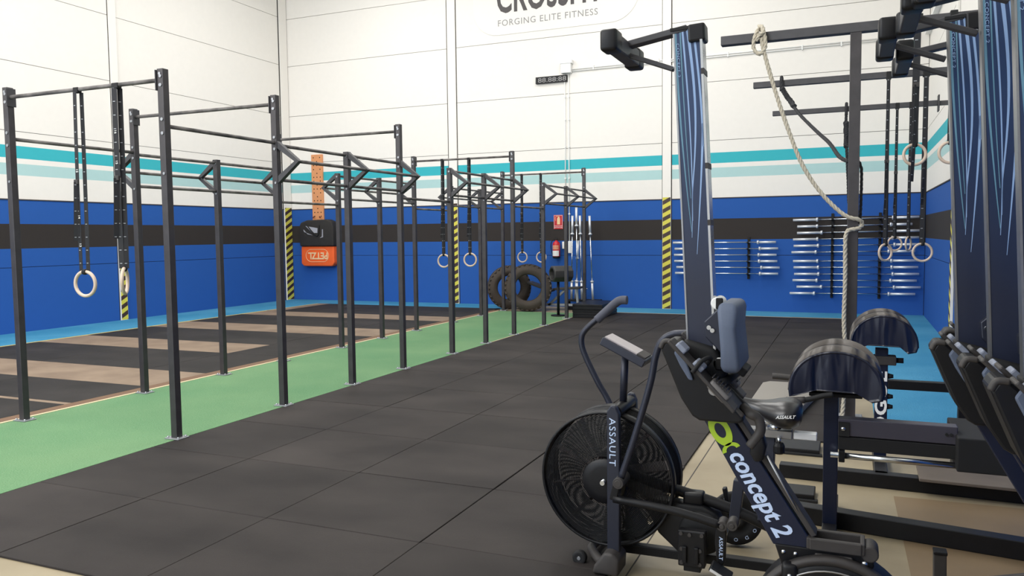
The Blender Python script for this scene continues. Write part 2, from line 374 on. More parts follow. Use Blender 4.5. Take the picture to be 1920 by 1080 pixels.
for i, y in enumerate((3.0, 8.0, 13.2)):
    for x in (-9.6, -3.8):
        obj('skylight_frame', MB().box(x - 1.3, x + 1.3, y - 1.9, y + 1.9, CEIL - .04, CEIL), M_WWHITE, bpy.data.objects['ceiling'])
# ------------------------------------------------------------------ floor coverings (parts of the floor)
def tile(name, x0, x1, y0, y1, z, m, g=.003, jit=.002):
    j = lambda: random.uniform(-jit, jit)
    h = z + random.uniform(-.001, .0012)
    return obj(name, MB().box(x0 + g + j(), x1 - g + j(), y0 + g + j(), y1 - g + j(), 0.0, h), m, floor, bev=.0025, seg=1)
obj('matting_underlay', MB().box(-5.04, -1.08, 2.72, 16.1, 0, .004), M_HOLE, floor)
XS = [-5.05, -4.10, -3.13, -2.105, -1.06]
YS = [2.70 + .958 * i for i in range(15)]
for i in range(4):
    for j in range(14): tile('rubber_mat', XS[i], XS[i + 1], YS[j], YS[j + 1], .014, M_RUB)
for j in range(4, 14): tile('rubber_mat', -1.06, -.04, YS[j] + .08, YS[j + 1] + .08, .014, M_RUB)
obj('green_turf', MB().box(-7.0, -5.06, 0.5, 15.75, 0, .012), M_GTURF, floor)
obj('turf_edge_strip', MB().box(-7.035, -7.0, 0.5, 15.75, 0, .016), M_BEIGE, floor)
obj('turf_edge_strip', MB().box(-5.068, -5.055, 11.0, 15.75, 0, .016), M_BEIGE, floor)
obj('blue_turf', MB().box(XL, -12.12, 0, YB, 0, .012), M_BTURF, floor)
obj('blue_turf', MB().box(-12.12, -7.0, 16.25, YB, 0, .012), M_BTURF, floor)
obj('blue_turf', MB().box(-4.9, .2, 16.13, YB, 0, .012), M_BTURF, floor)
obj('blue_turf', MB().box(.2, XR, 6.85, YB, 0, .012), M_BTURF, floor)
obj('yellow_line', MB().box(-12.12, -12.05, 0, 16.25, 0, .014), M_YEL, floor)
obj('light_edge_strip', MB().box(-4.9, -.04, 16.11, 16.14, 0, .016), M_BEIGE, floor)
obj('plywood_border', MB().box(-7.2, -7.035, 0, 15.9, 0, .013), M_PLYE, floor)
WB = [(5.52, 5.60), (6.53, 7.42), (8.84, 9.73), (11.1, 12.04), (13.5, 14.3)]
prev = 0.4
for k, (a, b) in enumerate(WB):
    n = max(1, round((a - prev) / 1.1))
    for q in range(n):
        y0 = prev + (a - prev) * q / n; y1 = prev + (a - prev) * (q + 1) / n
        for i in range(5): tile('rubber_mat', -12.05 + .97 * i, -12.05 + .97 * (i + 1), y0, y1, .014, M_RUBD, .0015, .0005)
    xe = -8.15 if k == 2 else -7.2
    if k == 2: tile('rubber_mat', -8.15, -7.2, a, b, .014, M_RUBD, .0015, .0005)
    xs = [-12.05, -9.9, xe] if k else [-12.05, xe]
    for u, v in zip(xs[:-1], xs[1:]): tile('plywood_board', u, v, a, b, .0125, M_PLY, .0015, .0005)
    prev = b
for y0, y1 in ((14.3, 15.25), (15.25, 16.25)):
    for i in range(5): tile('rubber_mat', -12.05 + .97 * i, -12.05 + .97 * (i + 1), y0, y1, .014, M_RUBD, .0015, .0005)
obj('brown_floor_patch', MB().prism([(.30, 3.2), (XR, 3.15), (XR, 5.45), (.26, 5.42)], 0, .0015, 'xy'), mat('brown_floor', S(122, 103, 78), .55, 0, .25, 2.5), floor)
tile('plywood_board', -12.05, -11.75, 14.3, 16.25, .0165, M_PLY)
obj('floor_joint', MB().box(-.985, -.978, 2.8, 6.6, 0, .0012), M_JOINT, floor)

# ------------------------------------------------------------------ big pull-up rig
rig = thing('pull_up_rig', (-6, 10, 0), 'long black steel pull-up rig with chevron bars standing over the green turf lane', 'pull-up rig')
FY = [4.90, 6.25, 7.42, 8.52, 9.84, 10.95, 12.05, 13.44, 14.68, 15.82]
TALL = {0, 1, 3, 6, 9}
XF, XB = -5.09, -6.92
PW = .062
for i, y in enumerate(FY):
    for x in (XF, XB):
        h = 3.0 if i in TALL else 2.57
        p = obj('post', MB().box(x - PW / 2, x + PW / 2, y - PW / 2, y + PW / 2, .02, h), M_POST, rig, bev=.004)
        g = MB().box(x - .075, x + .075, y - .06, y + .06, .012, .022)
        obj('base_plate', g, M_GALV, p, bev=.002, seg=1)
        bo = MB()
        for a in (-.055, .055):
            for b in (-.04, .04): bo.cyl((x + a, y + b, .02), (x + a, y + b, .034), .009, n=6)
        obj('anchor_bolts', bo, M_CHROME, p)
        nb = MB(); s = -1
        for z in ((h - .06, h - .13, 2.6, 2.49) if i in TALL else (2.52,)): nb.cyl((x + .008, y - PW / 2, z), (x + .008, y - PW / 2 - .008, z), .013, n=10)
        nb.cyl((x + .01, y - PW / 2, 2.17), (x + .01, y - PW / 2 - .008, 2.17), .011, n=10)
        if i in TALL:
            sx = -1 if x == XF else 1
            for z in (2.96, 2.87): nb.cyl((x, y - PW / 2, z), (x, y - PW / 2 - .006, z), .012, n=10)
        obj('bolt_heads', nb, M_GALV, p)
for i in sorted(TALL):
    y = FY[i]
    obj('pull_up_bar', MB().cyl((XB + PW / 2, y, 2.915), (XF - PW / 2, y, 2.915), .017, n=14), M_BAR, rig)
    for x, s in ((XB, 1), (XF, -1)):
        obj('bar_flange', MB().box(x + s * PW / 2, x + s * (PW / 2 + .01), y - .045, y + .045, 2.83, 2.99), M_CHARC, rig, bev=.002, seg=1)
def ybar(x, y0, y1, z, r=.0165):
    obj('long_bar', MB().cyl((x, y0 + PW / 2, z), (x, y1 - PW / 2, z), r, n=14), M_BAR, rig)
def chev(x, y, s):
    zu, zm, zl = 2.53, 2.365, 2.2; ax = x + s * .27
    e = s * PW / 2
    poly_u = [(x + e, zu + .035), (x + e, zu - .035), (ax - s * .045, zm), (ax + s * .012, zm)]
    poly_l = [(x + e, zl - .035), (x + e, zl + .035), (ax - s * .045, zm), (ax + s * .012, zm)]
    obj('chevron_arm', MB().prism(poly_u, y - .025, y + .025), M_CHARC, rig, bev=.002, seg=1)
    obj('chevron_arm', MB().prism(poly_l, y - .0249, y + .0249), M_CHARC, rig, bev=.002, seg=1)
for x, s in ((XF, 1), (XB, -1)):
    ybar(x, FY[0], FY[1], 2.55)
    for grp in ((1, 2, 3), (4, 5, 6), (7, 8, 9)):
        for k in grp: chev(x, FY[k], s)
        for a, b in zip(grp[:-1], grp[1:]):
            ybar(x, FY[a], FY[b], 2.53); ybar(x, FY[a], FY[b], 2.2)
            ybar(x + s * .245, FY[a] - .03, FY[b] + .03, 2.365)
    ybar(x, FY[3], FY[4], 2.11); ybar(x, FY[6], FY[7], 2.11)

# ------------------------------------------------------------------ gymnastic rings
def ribbon(p0, p1, w, wd, bow=0, n=10, t=.0015):
    mb = MB(); p0 = Vector(p0); p1 = Vector(p1); wd = Vector(wd).normalized(); vs = []; fs = []
    nn = (p1 - p0).cross(wd).normalized()
    for i in range(n + 1):
        u = i / n; c = p0.lerp(p1, u) + nn * bow * math.sin(PI * u)
        for a in (-1, 1):
            for b in (-1, 1): vs.append(c + wd * a * w / 2 + nn * b * t)
    for i in range(n):
        k = 4 * i
        for a, b in ((0, 1), (1, 3), (3, 2), (2, 0)): fs.append((k + a, k + b, k + 4 + b, k + 4 + a))
    fs += [(0, 2, 3, 1), (4 * n, 4 * n + 1, 4 * n + 3, 4 * n + 2)]
    mb.add(vs, fs); return mb
def strap_obj(name, mb, parent):
    o = obj(name, mb, M_STRAP, parent, fix=False)
    uv = o.data.uv_layers.new(name='UVMap')
    for p in o.data.polygons:
        for li in p.loop_indices: uv.data[li].uv = ((o.data.loops[li].vertex_index % 4) // 2, 0)
    return o
def ring_set(x, y, ztop, zc, R, r, yaw, label, grp, sw=.036, syaw=0, spread=.02, tail=.5, nums=(), dx=0, barr=.017):
    t = thing('gymnastic_ring', (x, y, 0), label, 'gym ring', grp)
    ax = (math.sin(yaw), -math.cos(yaw), 0); rd = Vector((math.cos(yaw), math.sin(yaw), 0))
    obj('ring', MB().torus((x, y, zc), R, r, ax, 44, 10), M_RING, t)
    wd = (math.cos(syaw), math.sin(syaw), 0); zt = zc + R; b = barr + .004
    strap_obj('strap', ribbon((x + dx - spread * .2, y - b, ztop), (x - spread, y - .006, zt), sw, wd, .004), t)
    strap_obj('strap', ribbon((x + dx + spread * .6, y + b, ztop), (x + spread, y + .006, zt), sw * .8, (math.cos(syaw + .5), math.sin(syaw + .5), 0), -.004), t)
    obj('strap_loop', MB().box(x + dx - sw * .7, x + dx + sw * .7, y - b - .002, y + b + .002, ztop - .004, ztop + barr * 2.2 + .004), M_BLACKM, t, bev=.004, seg=1)
    obj('ring_wrap', MB().torus((x, y, zt - r * .2), r * 1.35, .006, rd, 14, 6, 3.2), M_BLACKM, t)
    zb = ztop - .62 * (ztop - zt) * .8
    if tail: obj('buckle', MB().box(x - .024 - spread * .5, x + .024 - spread * .5, y - b - .014, y - b + .004, zb - .02, zb + .02), M_DGREY, t, bev=.003, seg=1)
    if tail: strap_obj('strap_tail', ribbon((x - spread * .5, y - b - .012, zb), (x - spread * .5 - .02, y - b - .02, zb - tail), sw * .8, (math.cos(syaw + .9), math.sin(syaw + .9), 0), .006), t)
    for s_, z in nums:
        text(s_, .034, M_WHITE, t, fr((x - .012, y - b - .008, z), (0, 0, -1), (1, 0, 0)), 'strap_number', ext=.0004)
    return t
ring_set(-6.065, 4.9, 2.89, 1.27, .105, .0145, .12, 'pale wooden ring on numbered black straps, hanging leftmost in the first rig bay', 'rings on the nearest rig bar', nums=(('15', 2.25), ('14', 1.86), ('13', 1.62)), sw=.04, spread=.035, dx=.01)
ring_set(-5.60, 4.9, 2.89, 1.30, .105, .0145, 2.22, 'wooden ring seen edge-on beside the second rear post of the rig', 'rings on the nearest rig bar', nums=(('15', 2.3), ('16', 2.55)), sw=.05, spread=.02, syaw=.2)
ring_set(-6.365, 12.05, 2.89, 1.22, .105, .0145, .1, 'wooden ring hanging left of the hazard striped pilaster in the middle rig bay', 'rings on the middle rig bar', spread=.012)
ring_set(-5.87, 12.05, 2.89, 1.24, .105, .0145, .15, 'wooden ring hanging just right of the hazard striped pilaster in the middle rig bay', 'rings on the middle rig bar', spread=.012)
ring_set(-6.47, 15.82, 2.89, 1.17, .105, .0145, 0, 'wooden ring hanging above the tractor tyres, left one of the far bay', 'rings on the far rig bar', spread=.01)
ring_set(-6.04, 15.82, 2.89, 1.17, .105, .0145, 0, 'wooden ring above the tyres partly hidden by a rig post near the extinguisher', 'rings on the far rig bar', spread=.01)

# ------------------------------------------------------------------ right-hand pull-up station
st = thing('pull_up_station', (0, 7.6, 0), 'black floor-standing post carrying the nearest wall beam, climbing rope tied to it', 'pull-up station')
p = obj('post', MB().box(-.045, .045, 7.56, 7.65, .02, 3.35), M_POST, st, bev=.004)
obj('base_plate', MB().box(-.09, .1, 7.5, 7.7, .0, .02), M_GALV, p, bev=.003, seg=1)
obj('beam', MB().box(-1.128, XR - .003, 7.555, 7.645, 3.34, 3.42), M_CHARC, st, bev=.004)
for y, lab in ((10.1, 'second black wall beam from the front, black rope tied near its free end'), (12.6, 'farthest black wall beam above the barbell racks')):
    t = thing('wall_beam', (1.06, y, 3.39), lab, 'wall beam')
    obj('beam', MB().box(-1.12, 1.05, y - .035, y + .035, 3.36, 3.43), M_CHARC, t, bev=.004)
    obj('end_plate', MB().box(1.05, 1.07, y - .07, y + .07, 3.28, 3.5), M_CHARC, t, bev=.003, seg=1)
    obj('wall_stub', MB().box(1.07, XR - .002, y - .03, y + .03, 3.36, 3.42), M_CHARC, t)
RG = 'rings on the right-hand wall beams'
ring_set(.47, 7.6, 3.335, 2.285, .085, .0125, .15, 'largest looking ring high on the right, hanging from the nearest wall beam', RG, sw=.055, spread=.006, tail=.8, barr=.045)
ring_set(.735, 7.6, 3.335, 2.29, .085, .0125, .1, 'ring half hidden by the blue striped rail of the right-hand rowers', RG, sw=.04, spread=.006, tail=0, barr=.045)
ring_set(.347, 10.1, 3.35, 1.40, .092, .0135, .75, 'lowest left ring of the four hanging in front of the barbell rack', RG, spread=.01, tail=.6, barr=.035)
ring_set(.725, 10.1, 3.35, 1.40, .098, .0135, .1, 'rightmost ring of the four hanging in front of the barbell rack', RG, sw=.05, spread=.01, tail=.5, barr=.035)
ring_set(.55, 12.6, 3.35, 1.46, .095, .0135, .3, 'left ring of the upper pair in front of the barbell rack', RG, spread=.01, tail=.5, barr=.035)
ring_set(.724, 12.6, 3.35, 1.46, .095, .0135, 1.15, 'narrow looking right ring of the upper pair in front of the barbell rack', RG, spread=.01, tail=0, barr=.035)
# climbing ropes
def twist(pts, r, m, name, parent, strands=3, pitch=.13, sub=14):
    P = [Vector(p) for p in pts]; Q = []
    for i in range(len(P) - 1):
        a = P[max(i - 1, 0)]; b = P[i]; c = P[i + 1]; d = P[min(i + 2, len(P) - 1)]
        k = max(2, int((c - b).length / .022))
        for q in range(k):
            t = q / k; Q.append(.5 * ((2 * b) + (c - a) * t + (2 * a - 5 * b + 4 * c - d) * t * t + (3 * b - a - 3 * c + d) * t ** 3))
    Q.append(P[-1]); mb = MB(); L = [0]
    for a, b in zip(Q[:-1], Q[1:]): L.append(L[-1] + (b - a).length)
    for s_ in range(strands):
        pp = []; a = None
        for i, p in enumerate(Q):
            d = (Q[min(i + 1, len(Q) - 1)] - Q[max(i - 1, 0)]).normalized()
            if a is None: a = d.orthogonal().normalized()
            else: a = (a - d * a.dot(d)).normalized()
            b = d.cross(a); t = 2 * PI * (L[i] / pitch + s_ / strands); pp.append(p + (a * math.cos(t) + b * math.sin(t)) * r * .5)
        mb.tube(pp, r * .56, 6, 1)
    return obj(name, mb, m, parent)
wr_ = thing('climbing_rope', (-.77, 7.5, 3.42), 'thick pale climbing rope looped over the nearest beam and swagged to the post', 'rope')
rp = [(-0.772, 7.5, 3.36), (-0.748, 7.5, 3.245), (-0.71, 7.5, 3.103), (-0.641, 7.5, 2.865), (-0.548, 7.5, 2.581), (-0.434, 7.5, 2.274), (-0.336, 7.5, 2.094), (-0.234, 7.5, 1.952), (-0.125, 7.5, 1.835), (-0.039, 7.5, 1.769), (0.05, 7.52, 1.745), (0.075, 7.56, 1.71), (0.05, 7.52, 1.672), (-0.037, 7.5, 1.654), (-0.055, 7.5, 1.60), (-0.058, 7.5, 1.526), (-0.054, 7.5, 1.25), (-0.058, 7.5, 0.879), (-0.045, 7.5, 0.6), (-.05, 7.5, .2), (-.06, 7.48, .03)]
twist(rp, .019, M_ROPE, 'rope', wr_)
twist([(-.79, 7.6, 3.455), (-.80, 7.53, 3.44), (-.825, 7.5, 3.37), (-.835, 7.5, 3.28), (-.80, 7.495, 3.225), (-.76, 7.49, 3.225), (-.735, 7.5, 3.28), (-.74, 7.5, 3.36), (-.765, 7.53, 3.44), (-.775, 7.6, 3.455), (-.775, 7.68, 3.43), (-.775, 7.69, 3.34)], .019, M_ROPE, 'knot_loop', wr_)
twist([(-.81, 7.49, 3.33), (-.785, 7.48, 3.38), (-.75, 7.49, 3.40), (-.765, 7.52, 3.46), (-.80, 7.58, 3.48)], .018, M_ROPE, 'knot_loop', wr_)
b1 = thing('climbing_rope', (-.8, 10.1, 3.42), 'black braided climbing rope swagged from the second beam to the post', 'rope')
twist([(-0.80, 10.04, 3.44), (-0.773, 10.04, 3.311), (-0.693, 10.0, 3.166), (-0.562, 9.6, 2.951), (-0.368, 9.0, 2.694), (-0.224, 8.5, 2.51), (-0.12, 7.9, 2.32), (-0.04, 7.70, 2.26)], .019, M_BROPE, 'rope', b1)
twist([(-0.79, 10.03, 3.33), (-0.75, 10.02, 3.25), (-0.70, 10.0, 3.18), (-.64, 9.85, 3.08)], .034, M_BROPE, 'knot', b1, pitch=.07)
obj('knot_loop', MB().tube([(-.80, 10.05, 3.30), (-.80, 10.05, 3.45), (-.80, 10.1, 3.465), (-.80, 10.15, 3.45), (-.80, 10.15, 3.34)], .018, 8, 4), M_BROPE, b1)
b2 = thing('climbing_rope', (-.11, 12.6, 3.42), 'black climbing rope hanging straight from the farthest beam beside the post', 'rope')
twist([(-0.11, 12.55, 3.45), (-0.112, 12.55, 3.1), (-0.10, 12.55, 2.85), (-0.075, 12.55, 2.4), (-0.06, 12.55, 2.05)], .022, M_BROPE, 'rope', b2)
twist([(-0.11, 12.55, 3.2), (-0.105, 12.55, 3.0), (-.1, 12.55, 2.85)], .042, M_BROPE, 'knot', b2, pitch=.09)
obj('knot_loop', MB().tube([(-.11, 12.55, 3.3), (-.11, 12.55, 3.45), (-.11, 12.6, 3.465), (-.11, 12.65, 3.45), (-.11, 12.65, 3.34)], .022, 8, 4), M_BROPE, b2)
b3 = thing('rope_coil', (.06, 7.72, 1.9), 'dark rope end wrapped on the far side of the station post', 'rope')
twist([(0.02, 7.69, 2.27), (0.06, 7.68, 2.2), (0.062, 7.68, 1.9), (.055, 7.68, 1.72)], .014, M_BROPE, 'rope', b3)

# ------------------------------------------------------------------ barbells on the wall
def barbell(parent_name, x0, x1, z0, z1, y, c0, c1, label, grp):
    t = thing(parent_name, ((x0 + x1) / 2, y, (z0 + z1) / 2), label, 'barbell', grp)
    zz = lambda x: z0 + (z1 - z0) * (x - x0) / (x1 - x0)
    P = lambda x: (x, y, zz(x))
    obj('bar_shaft', MB().cyl(P(c0), P(c1), .013, n=10), M_CHROME, t)
    for a, b in ((x0, c0), (c1, x1)):
        sgn = 1 if a == x0 else -1
        obj('sleeve', MB().cyl(P(a), P(b), .025, n=14), M_ALU, t)
        cc = c0 if a == x0 else c1
        obj('collar', MB().cyl(P(cc - .018), P(cc + .018), .04, n=14), M_ALU, t)
LW = [(-3.518, -1.428, -1.782, 1.439), (-3.483, -1.386, -1.744, 1.309), (-3.494, -1.415, -1.764, 1.18), (-3.488, -1.399, -1.757, 1.05), (-3.443, -1.351, -1.709, 0.92), (-3.471, -1.381, -1.734, 0.795)]
ORD = ['topmost', 'second from top', 'third from top', 'fourth from top', 'fifth from top', 'sixth from top', 'seventh from top', 'eighth from top', 'ninth from top', 'tenth from top', 'eleventh from top', 'lowest']
for k, (a, b, c, z) in enumerate(LW):
    barbell('barbell', a, b, z, z, 17.08, a + .36, c, 'steel barbell on the left wall rack, %s of its six' % ('lowest' if k == 5 else ORD[k]), 'barbells on the left wall rack')
RW = [(-1.106, -0.655, 1.16, 1.876, 1.9), (-1.024, -0.653, 1.045, 1.746, 1.768), (-1.027, -0.568, 1.199, 1.618, 1.644), (-1.102, -0.645, 1.163, 1.488, 1.513), (-1.088, -0.631, 1.2, 1.359, 1.381), (-1.129, -0.672, 1.1, 1.231, 1.252), (-1.097, -0.639, 1.15, 1.053, 1.07), (-1.085, -0.625, 1.16, 0.927, 0.943), (-1.073, -0.616, 1.178, 0.795, 0.813), (-1.102, -0.647, 1.14, 0.669, 0.685), (-1.025, -0.563, 1.21, 0.538, 0.557), (-1.153, -0.693, 1.119, 0.406, 0.427)]
for k, (a, c, b, z0, z1) in enumerate(RW):
    barbell('barbell', a, b, z0, z1, 17.08, c, b - (c - a), 'steel barbell on the right wall rack, %s of its twelve' % ORD[k], 'barbells on the right wall rack')
def rack(name, xs, z0, z1, zl, lab):
    t = thing(name, (xs[0], YB, z0), lab, 'barbell rack')
    for x in xs:
        obj('upright', MB().box(x - .025, x + .025, YB - .03, YB - .001, z0, z1), M_BLACKM, t, bev=.002, seg=1)
        for z in zl:
            obj('hook', MB().box(x - .02, x + .02, 17.05, YB - .03, z - .026, z - .014).box(x - .02, x + .02, 17.05, 17.06, z - .026, z + .01), M_BLACKM, t)
rack('barbell_rack', (-3.0, -1.975), .68, 1.55, [z[3] for z in LW], 'black two-upright wall rack holding six barbells behind the upright rower')
rack('barbell_rack', (-.37, .49), .32, 2.0, [(r[3] + r[4]) / 2 for r in RW], 'taller black two-upright wall rack holding twelve barbells')
# ------------------------------------------------------------------ back wall fixtures
t = thing('digital_clock', (-6.28, YB, 5.1), 'black digital timer reading 88.88:88 high on the white wall', 'clock')
obj('housing', MB().box(-6.655, -5.91, YB - .06, YB - .001, 5.04, 5.19), M_BLACK, t, bev=.005)
text('88.88:88', .14, M_LOGO2, t, fr((-6.6, YB - .062, 5.065), (1, 0, 0), (0, 0, 1)), 'digits', sx=1.42)
t = thing('junction_box', (-5.92, YB, 5.25), 'white junction box beside the timer with conduits running from it', 'junction box')
obj('box_body', MB().box(-6.03, -5.8, YB - .12, YB - .001, 5.22, 5.42), M_WHITE, t, bev=.006)
obj('box_lid', MB().box(-6.05, -5.77, YB - .13, YB - .001, 5.42, 5.5), M_WHITE, t, bev=.006)
t = thing('electrical_conduit', (-5.9, YB, 1.5), 'white cable conduits running down and along the back wall', 'conduit')
for x, z in ((-5.968, 2.0), (-5.88, 1.48)): obj('vertical_conduit', MB().cyl((x, YB - .025, z), (x, YB - .025, 5.22), .012, n=10), M_WHITE, t)
for z in (5.27, 5.31): obj('horizontal_conduit', MB().cyl((-5.8, YB - .025, z - .01), (.9, YB - .025, z + .02), .012, n=10), M_WHITE, t)
cl = MB()
for x in (-5.968, -5.88):
    for z in (2.1, 2.9, 3.6, 4.2, 4.7): cl.box(x - .02, x + .02, YB - .042, YB - .002, z - .012, z + .012)
for k in range(9):
    x = -5.3 + .72 * k; cl.box(x - .012, x + .012, YB - .042, YB - .002, 5.25, 5.35)
obj('conduit_clips', cl, M_WHITE, t)
t = thing('junction_box', (.95, YB, 5.3), 'white junction box near the back right corner of the hall', 'junction box')
obj('box_body', MB().box(.85, 1.05, YB - .1, YB - .001, 5.2, 5.42), M_WHITE, t, bev=.006)
tag(obj('cable_trunking', MB().box(XR - .09, XR - .001, 6, YB - .1, 5.3, 5.37), M_WHITE), 'white cable trunking along the top of the right wall', 'trunking')
for k, (x0, x1, z0, z1) in enumerate(((-6.05, -5.95, 1.32, 1.48), (-5.93, -5.83, 1.22, 1.49))):
    t = thing('socket_box', (x0, YB, z0), ('small white socket box right of the fire extinguisher', 'taller white socket box behind the standing barbells')[k], 'socket box')
    obj('box_body', MB().box(x0, x1, YB - .05, YB - .001, z0, z1), M_WHITE, t, bev=.004)
    obj('cover_plate', MB().box(x0 + .012, x1 - .012, YB - .056, YB - .05, z0 + .02, z1 - .02), M_WHITE, t)
# banner
t = thing('wall_banner', (-6.2, YB, 6.2), 'large white gym banner with dark lettering at the top of the wall', 'banner')
pl = []
for cx, cz, a0 in ((-4.9, 6.85, -90), (-4.9, 7.95, 0), (-7.6, 7.95, 90), (-7.6, 6.85, 180)):
    for q in range(9):
        a = math.radians(a0 + q * 90 / 8); pl.append((cx + .62 * math.cos(a), cz + .62 * math.sin(a)))
obj('vinyl_sheet', MB().prism(pl, YB - .012, YB - .001), M_WWHITE, t, bev=.003, seg=1)
text('CROSSFIT', .92, M_LOGO, t, fr((-7.62, YB - .014, 6.74), (1, 0, 0), (0, 0, 1)), bold=.022, sx=.60, sp=1.06)
text('FORGING ELITE FITNESS', .2, M_LOGO2, t, fr((-7.6, YB - .014, 6.43), (1, 0, 0), (0, 0, 1)), sx=1.0, sp=1.12)
# peg board
t = thing('peg_board', (-12.71, YB, 2.1), 'tall orange wooden climbing peg board on the back wall', 'peg board')
obj('board', MB().box(-12.88, -12.54, YB - .05, YB - .001, 2.0, 3.76), M_PEG, t, bev=.006)
h = MB()
for k in range(17):
    z = 3.68 - .1 * k; xs_ = (-12.81, -12.61) if k % 3 == 0 else ((-12.71,) if k % 3 == 1 else (-12.81, -12.71, -12.61))
    for x in xs_: h.cyl((x, YB - .0515, z), (x, YB - .049, z), .016, n=8)
obj('peg_holes', h, M_HOLE, t)
for x, a in ((-12.84, .06), (-12.66, .1)): obj('peg', MB().cyl((x, YB - .05, 2.17), (x + a, YB - .17, 2.14), .016, n=10), mat('dark_red_wood', S(110, 50, 30), .6), t)
t = thing('hanging_bag', (-12.63, YB, 1.4), 'black equipment bag hanging below the peg board', 'bag')
obj('bag_body', MB().prism([(-13.14, 1.41), (-13.16, 1.9), (-13.1, 2.02), (-12.9, 2.08), (-12.3, 2.09), (-12.15, 2.03), (-12.1, 1.9), (-12.1, 1.41)], YB - .28, YB - .003), mat('black_nylon', S(38, 35, 33), .8, 0, .3, 12, bump=.4, bscale=12), t, bev=.04, seg=4)
obj('flap_patch', MB().prism([(-13.0, 1.84), (-12.87, 1.72), (-12.72, 1.69), (-12.98, 1.78)], YB - .292, YB - .27).prism([(-12.93, 1.93), (-12.56, 1.87), (-12.57, 1.75), (-12.72, 1.75)], YB - .292, YB - .27).prism([(-12.42, 1.84), (-12.40, 1.84), (-12.40, 1.64), (-12.5, 1.62), (-12.43, 1.66)], YB - .292, YB - .27), mat('silver_patch', S(168, 168, 176), .5), t)
obj('bag_strap', MB().tube([(-12.9, YB - .29, 1.97), (-12.72, YB - .3, 1.78), (-12.55, YB - .3, 1.68), (-12.5, YB - .29, 1.95)], .016, 8, 5), M_BLACKM, t)
t = thing('rope_bag', (-12.63, YB, .9), 'orange rope bag with an upside-down white logo, under the black bag', 'bag')
obj('bag_body', MB().prism([(-13.14, 1.41), (-12.13, 1.41), (-12.13, .98), (-12.2, .895), (-13.07, .895), (-13.15, .96)], YB - .22, YB - .003), M_ORANGE, t, bev=.035, seg=4)
text('PETZL', .24, M_CREAM, t, fr((-12.31, YB - .225, 1.245), (-1, 0, 0), (0, 0, -1)), bold=.006, sx=.92)
fz = []
for q in range(33):
    a = 2 * PI * q / 32; cx = -12.64 + (.18 if math.cos(a) > 0 else -.18); fz.append((cx + .17 * math.cos(a), YB - .223, 1.17 + .16 * math.sin(a)))
obj('logo_outline', MB().tube(fz, .006, 6, 1), M_CREAM, t)
# extinguisher and sign
t = thing('fire_sign', (-6.15, YB, 1.76), 'red fire extinguisher sign on the black painted band', 'sign')
obj('sign_plate', MB().box(-6.262, -6.042, YB - .012, YB - .001, 1.765, 2.085), M_RED, t, bev=.002, seg=1)
obj('sign_border', MB().box(-6.254, -6.05, YB - .0135, YB - .012, 1.835, 1.842).box(-6.254, -6.05, YB - .0135, YB - .012, 2.072, 2.078).box(-6.254, -6.248, YB - .0135, YB - .012, 1.772, 2.078).box(-6.056, -6.05, YB - .0135, YB - .012, 1.772, 2.078), M_WHITE, t)
obj('extinguisher_symbol', MB().prism([(-6.18, 1.87), (-6.11, 1.87), (-6.11, 2.0), (-6.125, 2.025), (-6.165, 2.025), (-6.18, 2.0)], YB - .015, YB - .012).tube([(-6.15, YB - .014, 2.05), (-6.19, YB - .014, 2.055), (-6.22, YB - .014, 2.02), (-6.215, YB - .014, 1.95)], .005, 6, 4).box(-6.16, -6.12, YB - .015, YB - .012, 2.025, 2.05), M_CREAM, t)
text('EXTINTOR', .038, M_WHITE, t, fr((-6.243, YB - .014, 1.79), (1, 0, 0), (0, 0, 1)), sx=.98)
t = thing('fire_extinguisher', (-6.15, 17.1, 1.1), 'red fire extinguisher hung on the blue wall below its sign', 'fire extinguisher')
ex, ey = -6.16, 17.09
obj('cylinder', MB().lathe((ex, ey, 0), (0, 0, 1), [(0, 1.12), (.075, 1.12), (.085, 1.14), (.085, 1.42), (.07, 1.465), (.03, 1.49), (.025, 1.51), (0, 1.51)], 24), M_RED, t)
obj('base_band', MB().lathe((ex, ey, 0), (0, 0, 1), [(0, 1.105), (.078, 1.105), (.087, 1.13), (.087, 1.15), (.08, 1.15)], 24), M_BLACK, t)
obj('valve', MB().cyl((ex, ey, 1.5), (ex, ey, 1.54), .02, n=12).box(ex - .06, ex + .03, ey - .012, ey + .012, 1.535, 1.548).box(ex - .055, ex + .02, ey - .01, ey + .01, 1.56, 1.57), M_BLACKM, t)
obj('hose', MB().tube([(ex - .02, ey, 1.52), (ex - .1, ey, 1.5), (ex - .13, ey, 1.38), (ex - .11, ey, 1.25), (ex - .095, ey, 1.2)], .01, 8, 5), M_BLACKM, t)
lb = MB()
for z0, z1 in ((1.16, 1.28),):
    vs = []
    for z in (z0, z1):
        for q in range(9):
            a = math.radians(-150 + q * 15); vs.append((ex + .0865 * math.cos(a), ey + .0865 * math.sin(a), z))
    lb.add(vs, [(q, q + 1, q + 10, q + 9) for q in range(8)])
obj('paper_label', lb, M_WHITE, t)
lb = MB()
for z0 in (1.31, 1.335, 1.36, 1.385):
    vs = []
    for z in (z0, z0 + .012):
        for q in range(9):
            a = math.radians(-145 + q * 14); vs.append((ex + .0865 * math.cos(a), ey + .0865 * math.sin(a), z))
    lb.add(vs, [(q, q + 1, q + 10, q + 9) for q in range(8)])
obj('printed_lines', lb, M_CREAM, t)

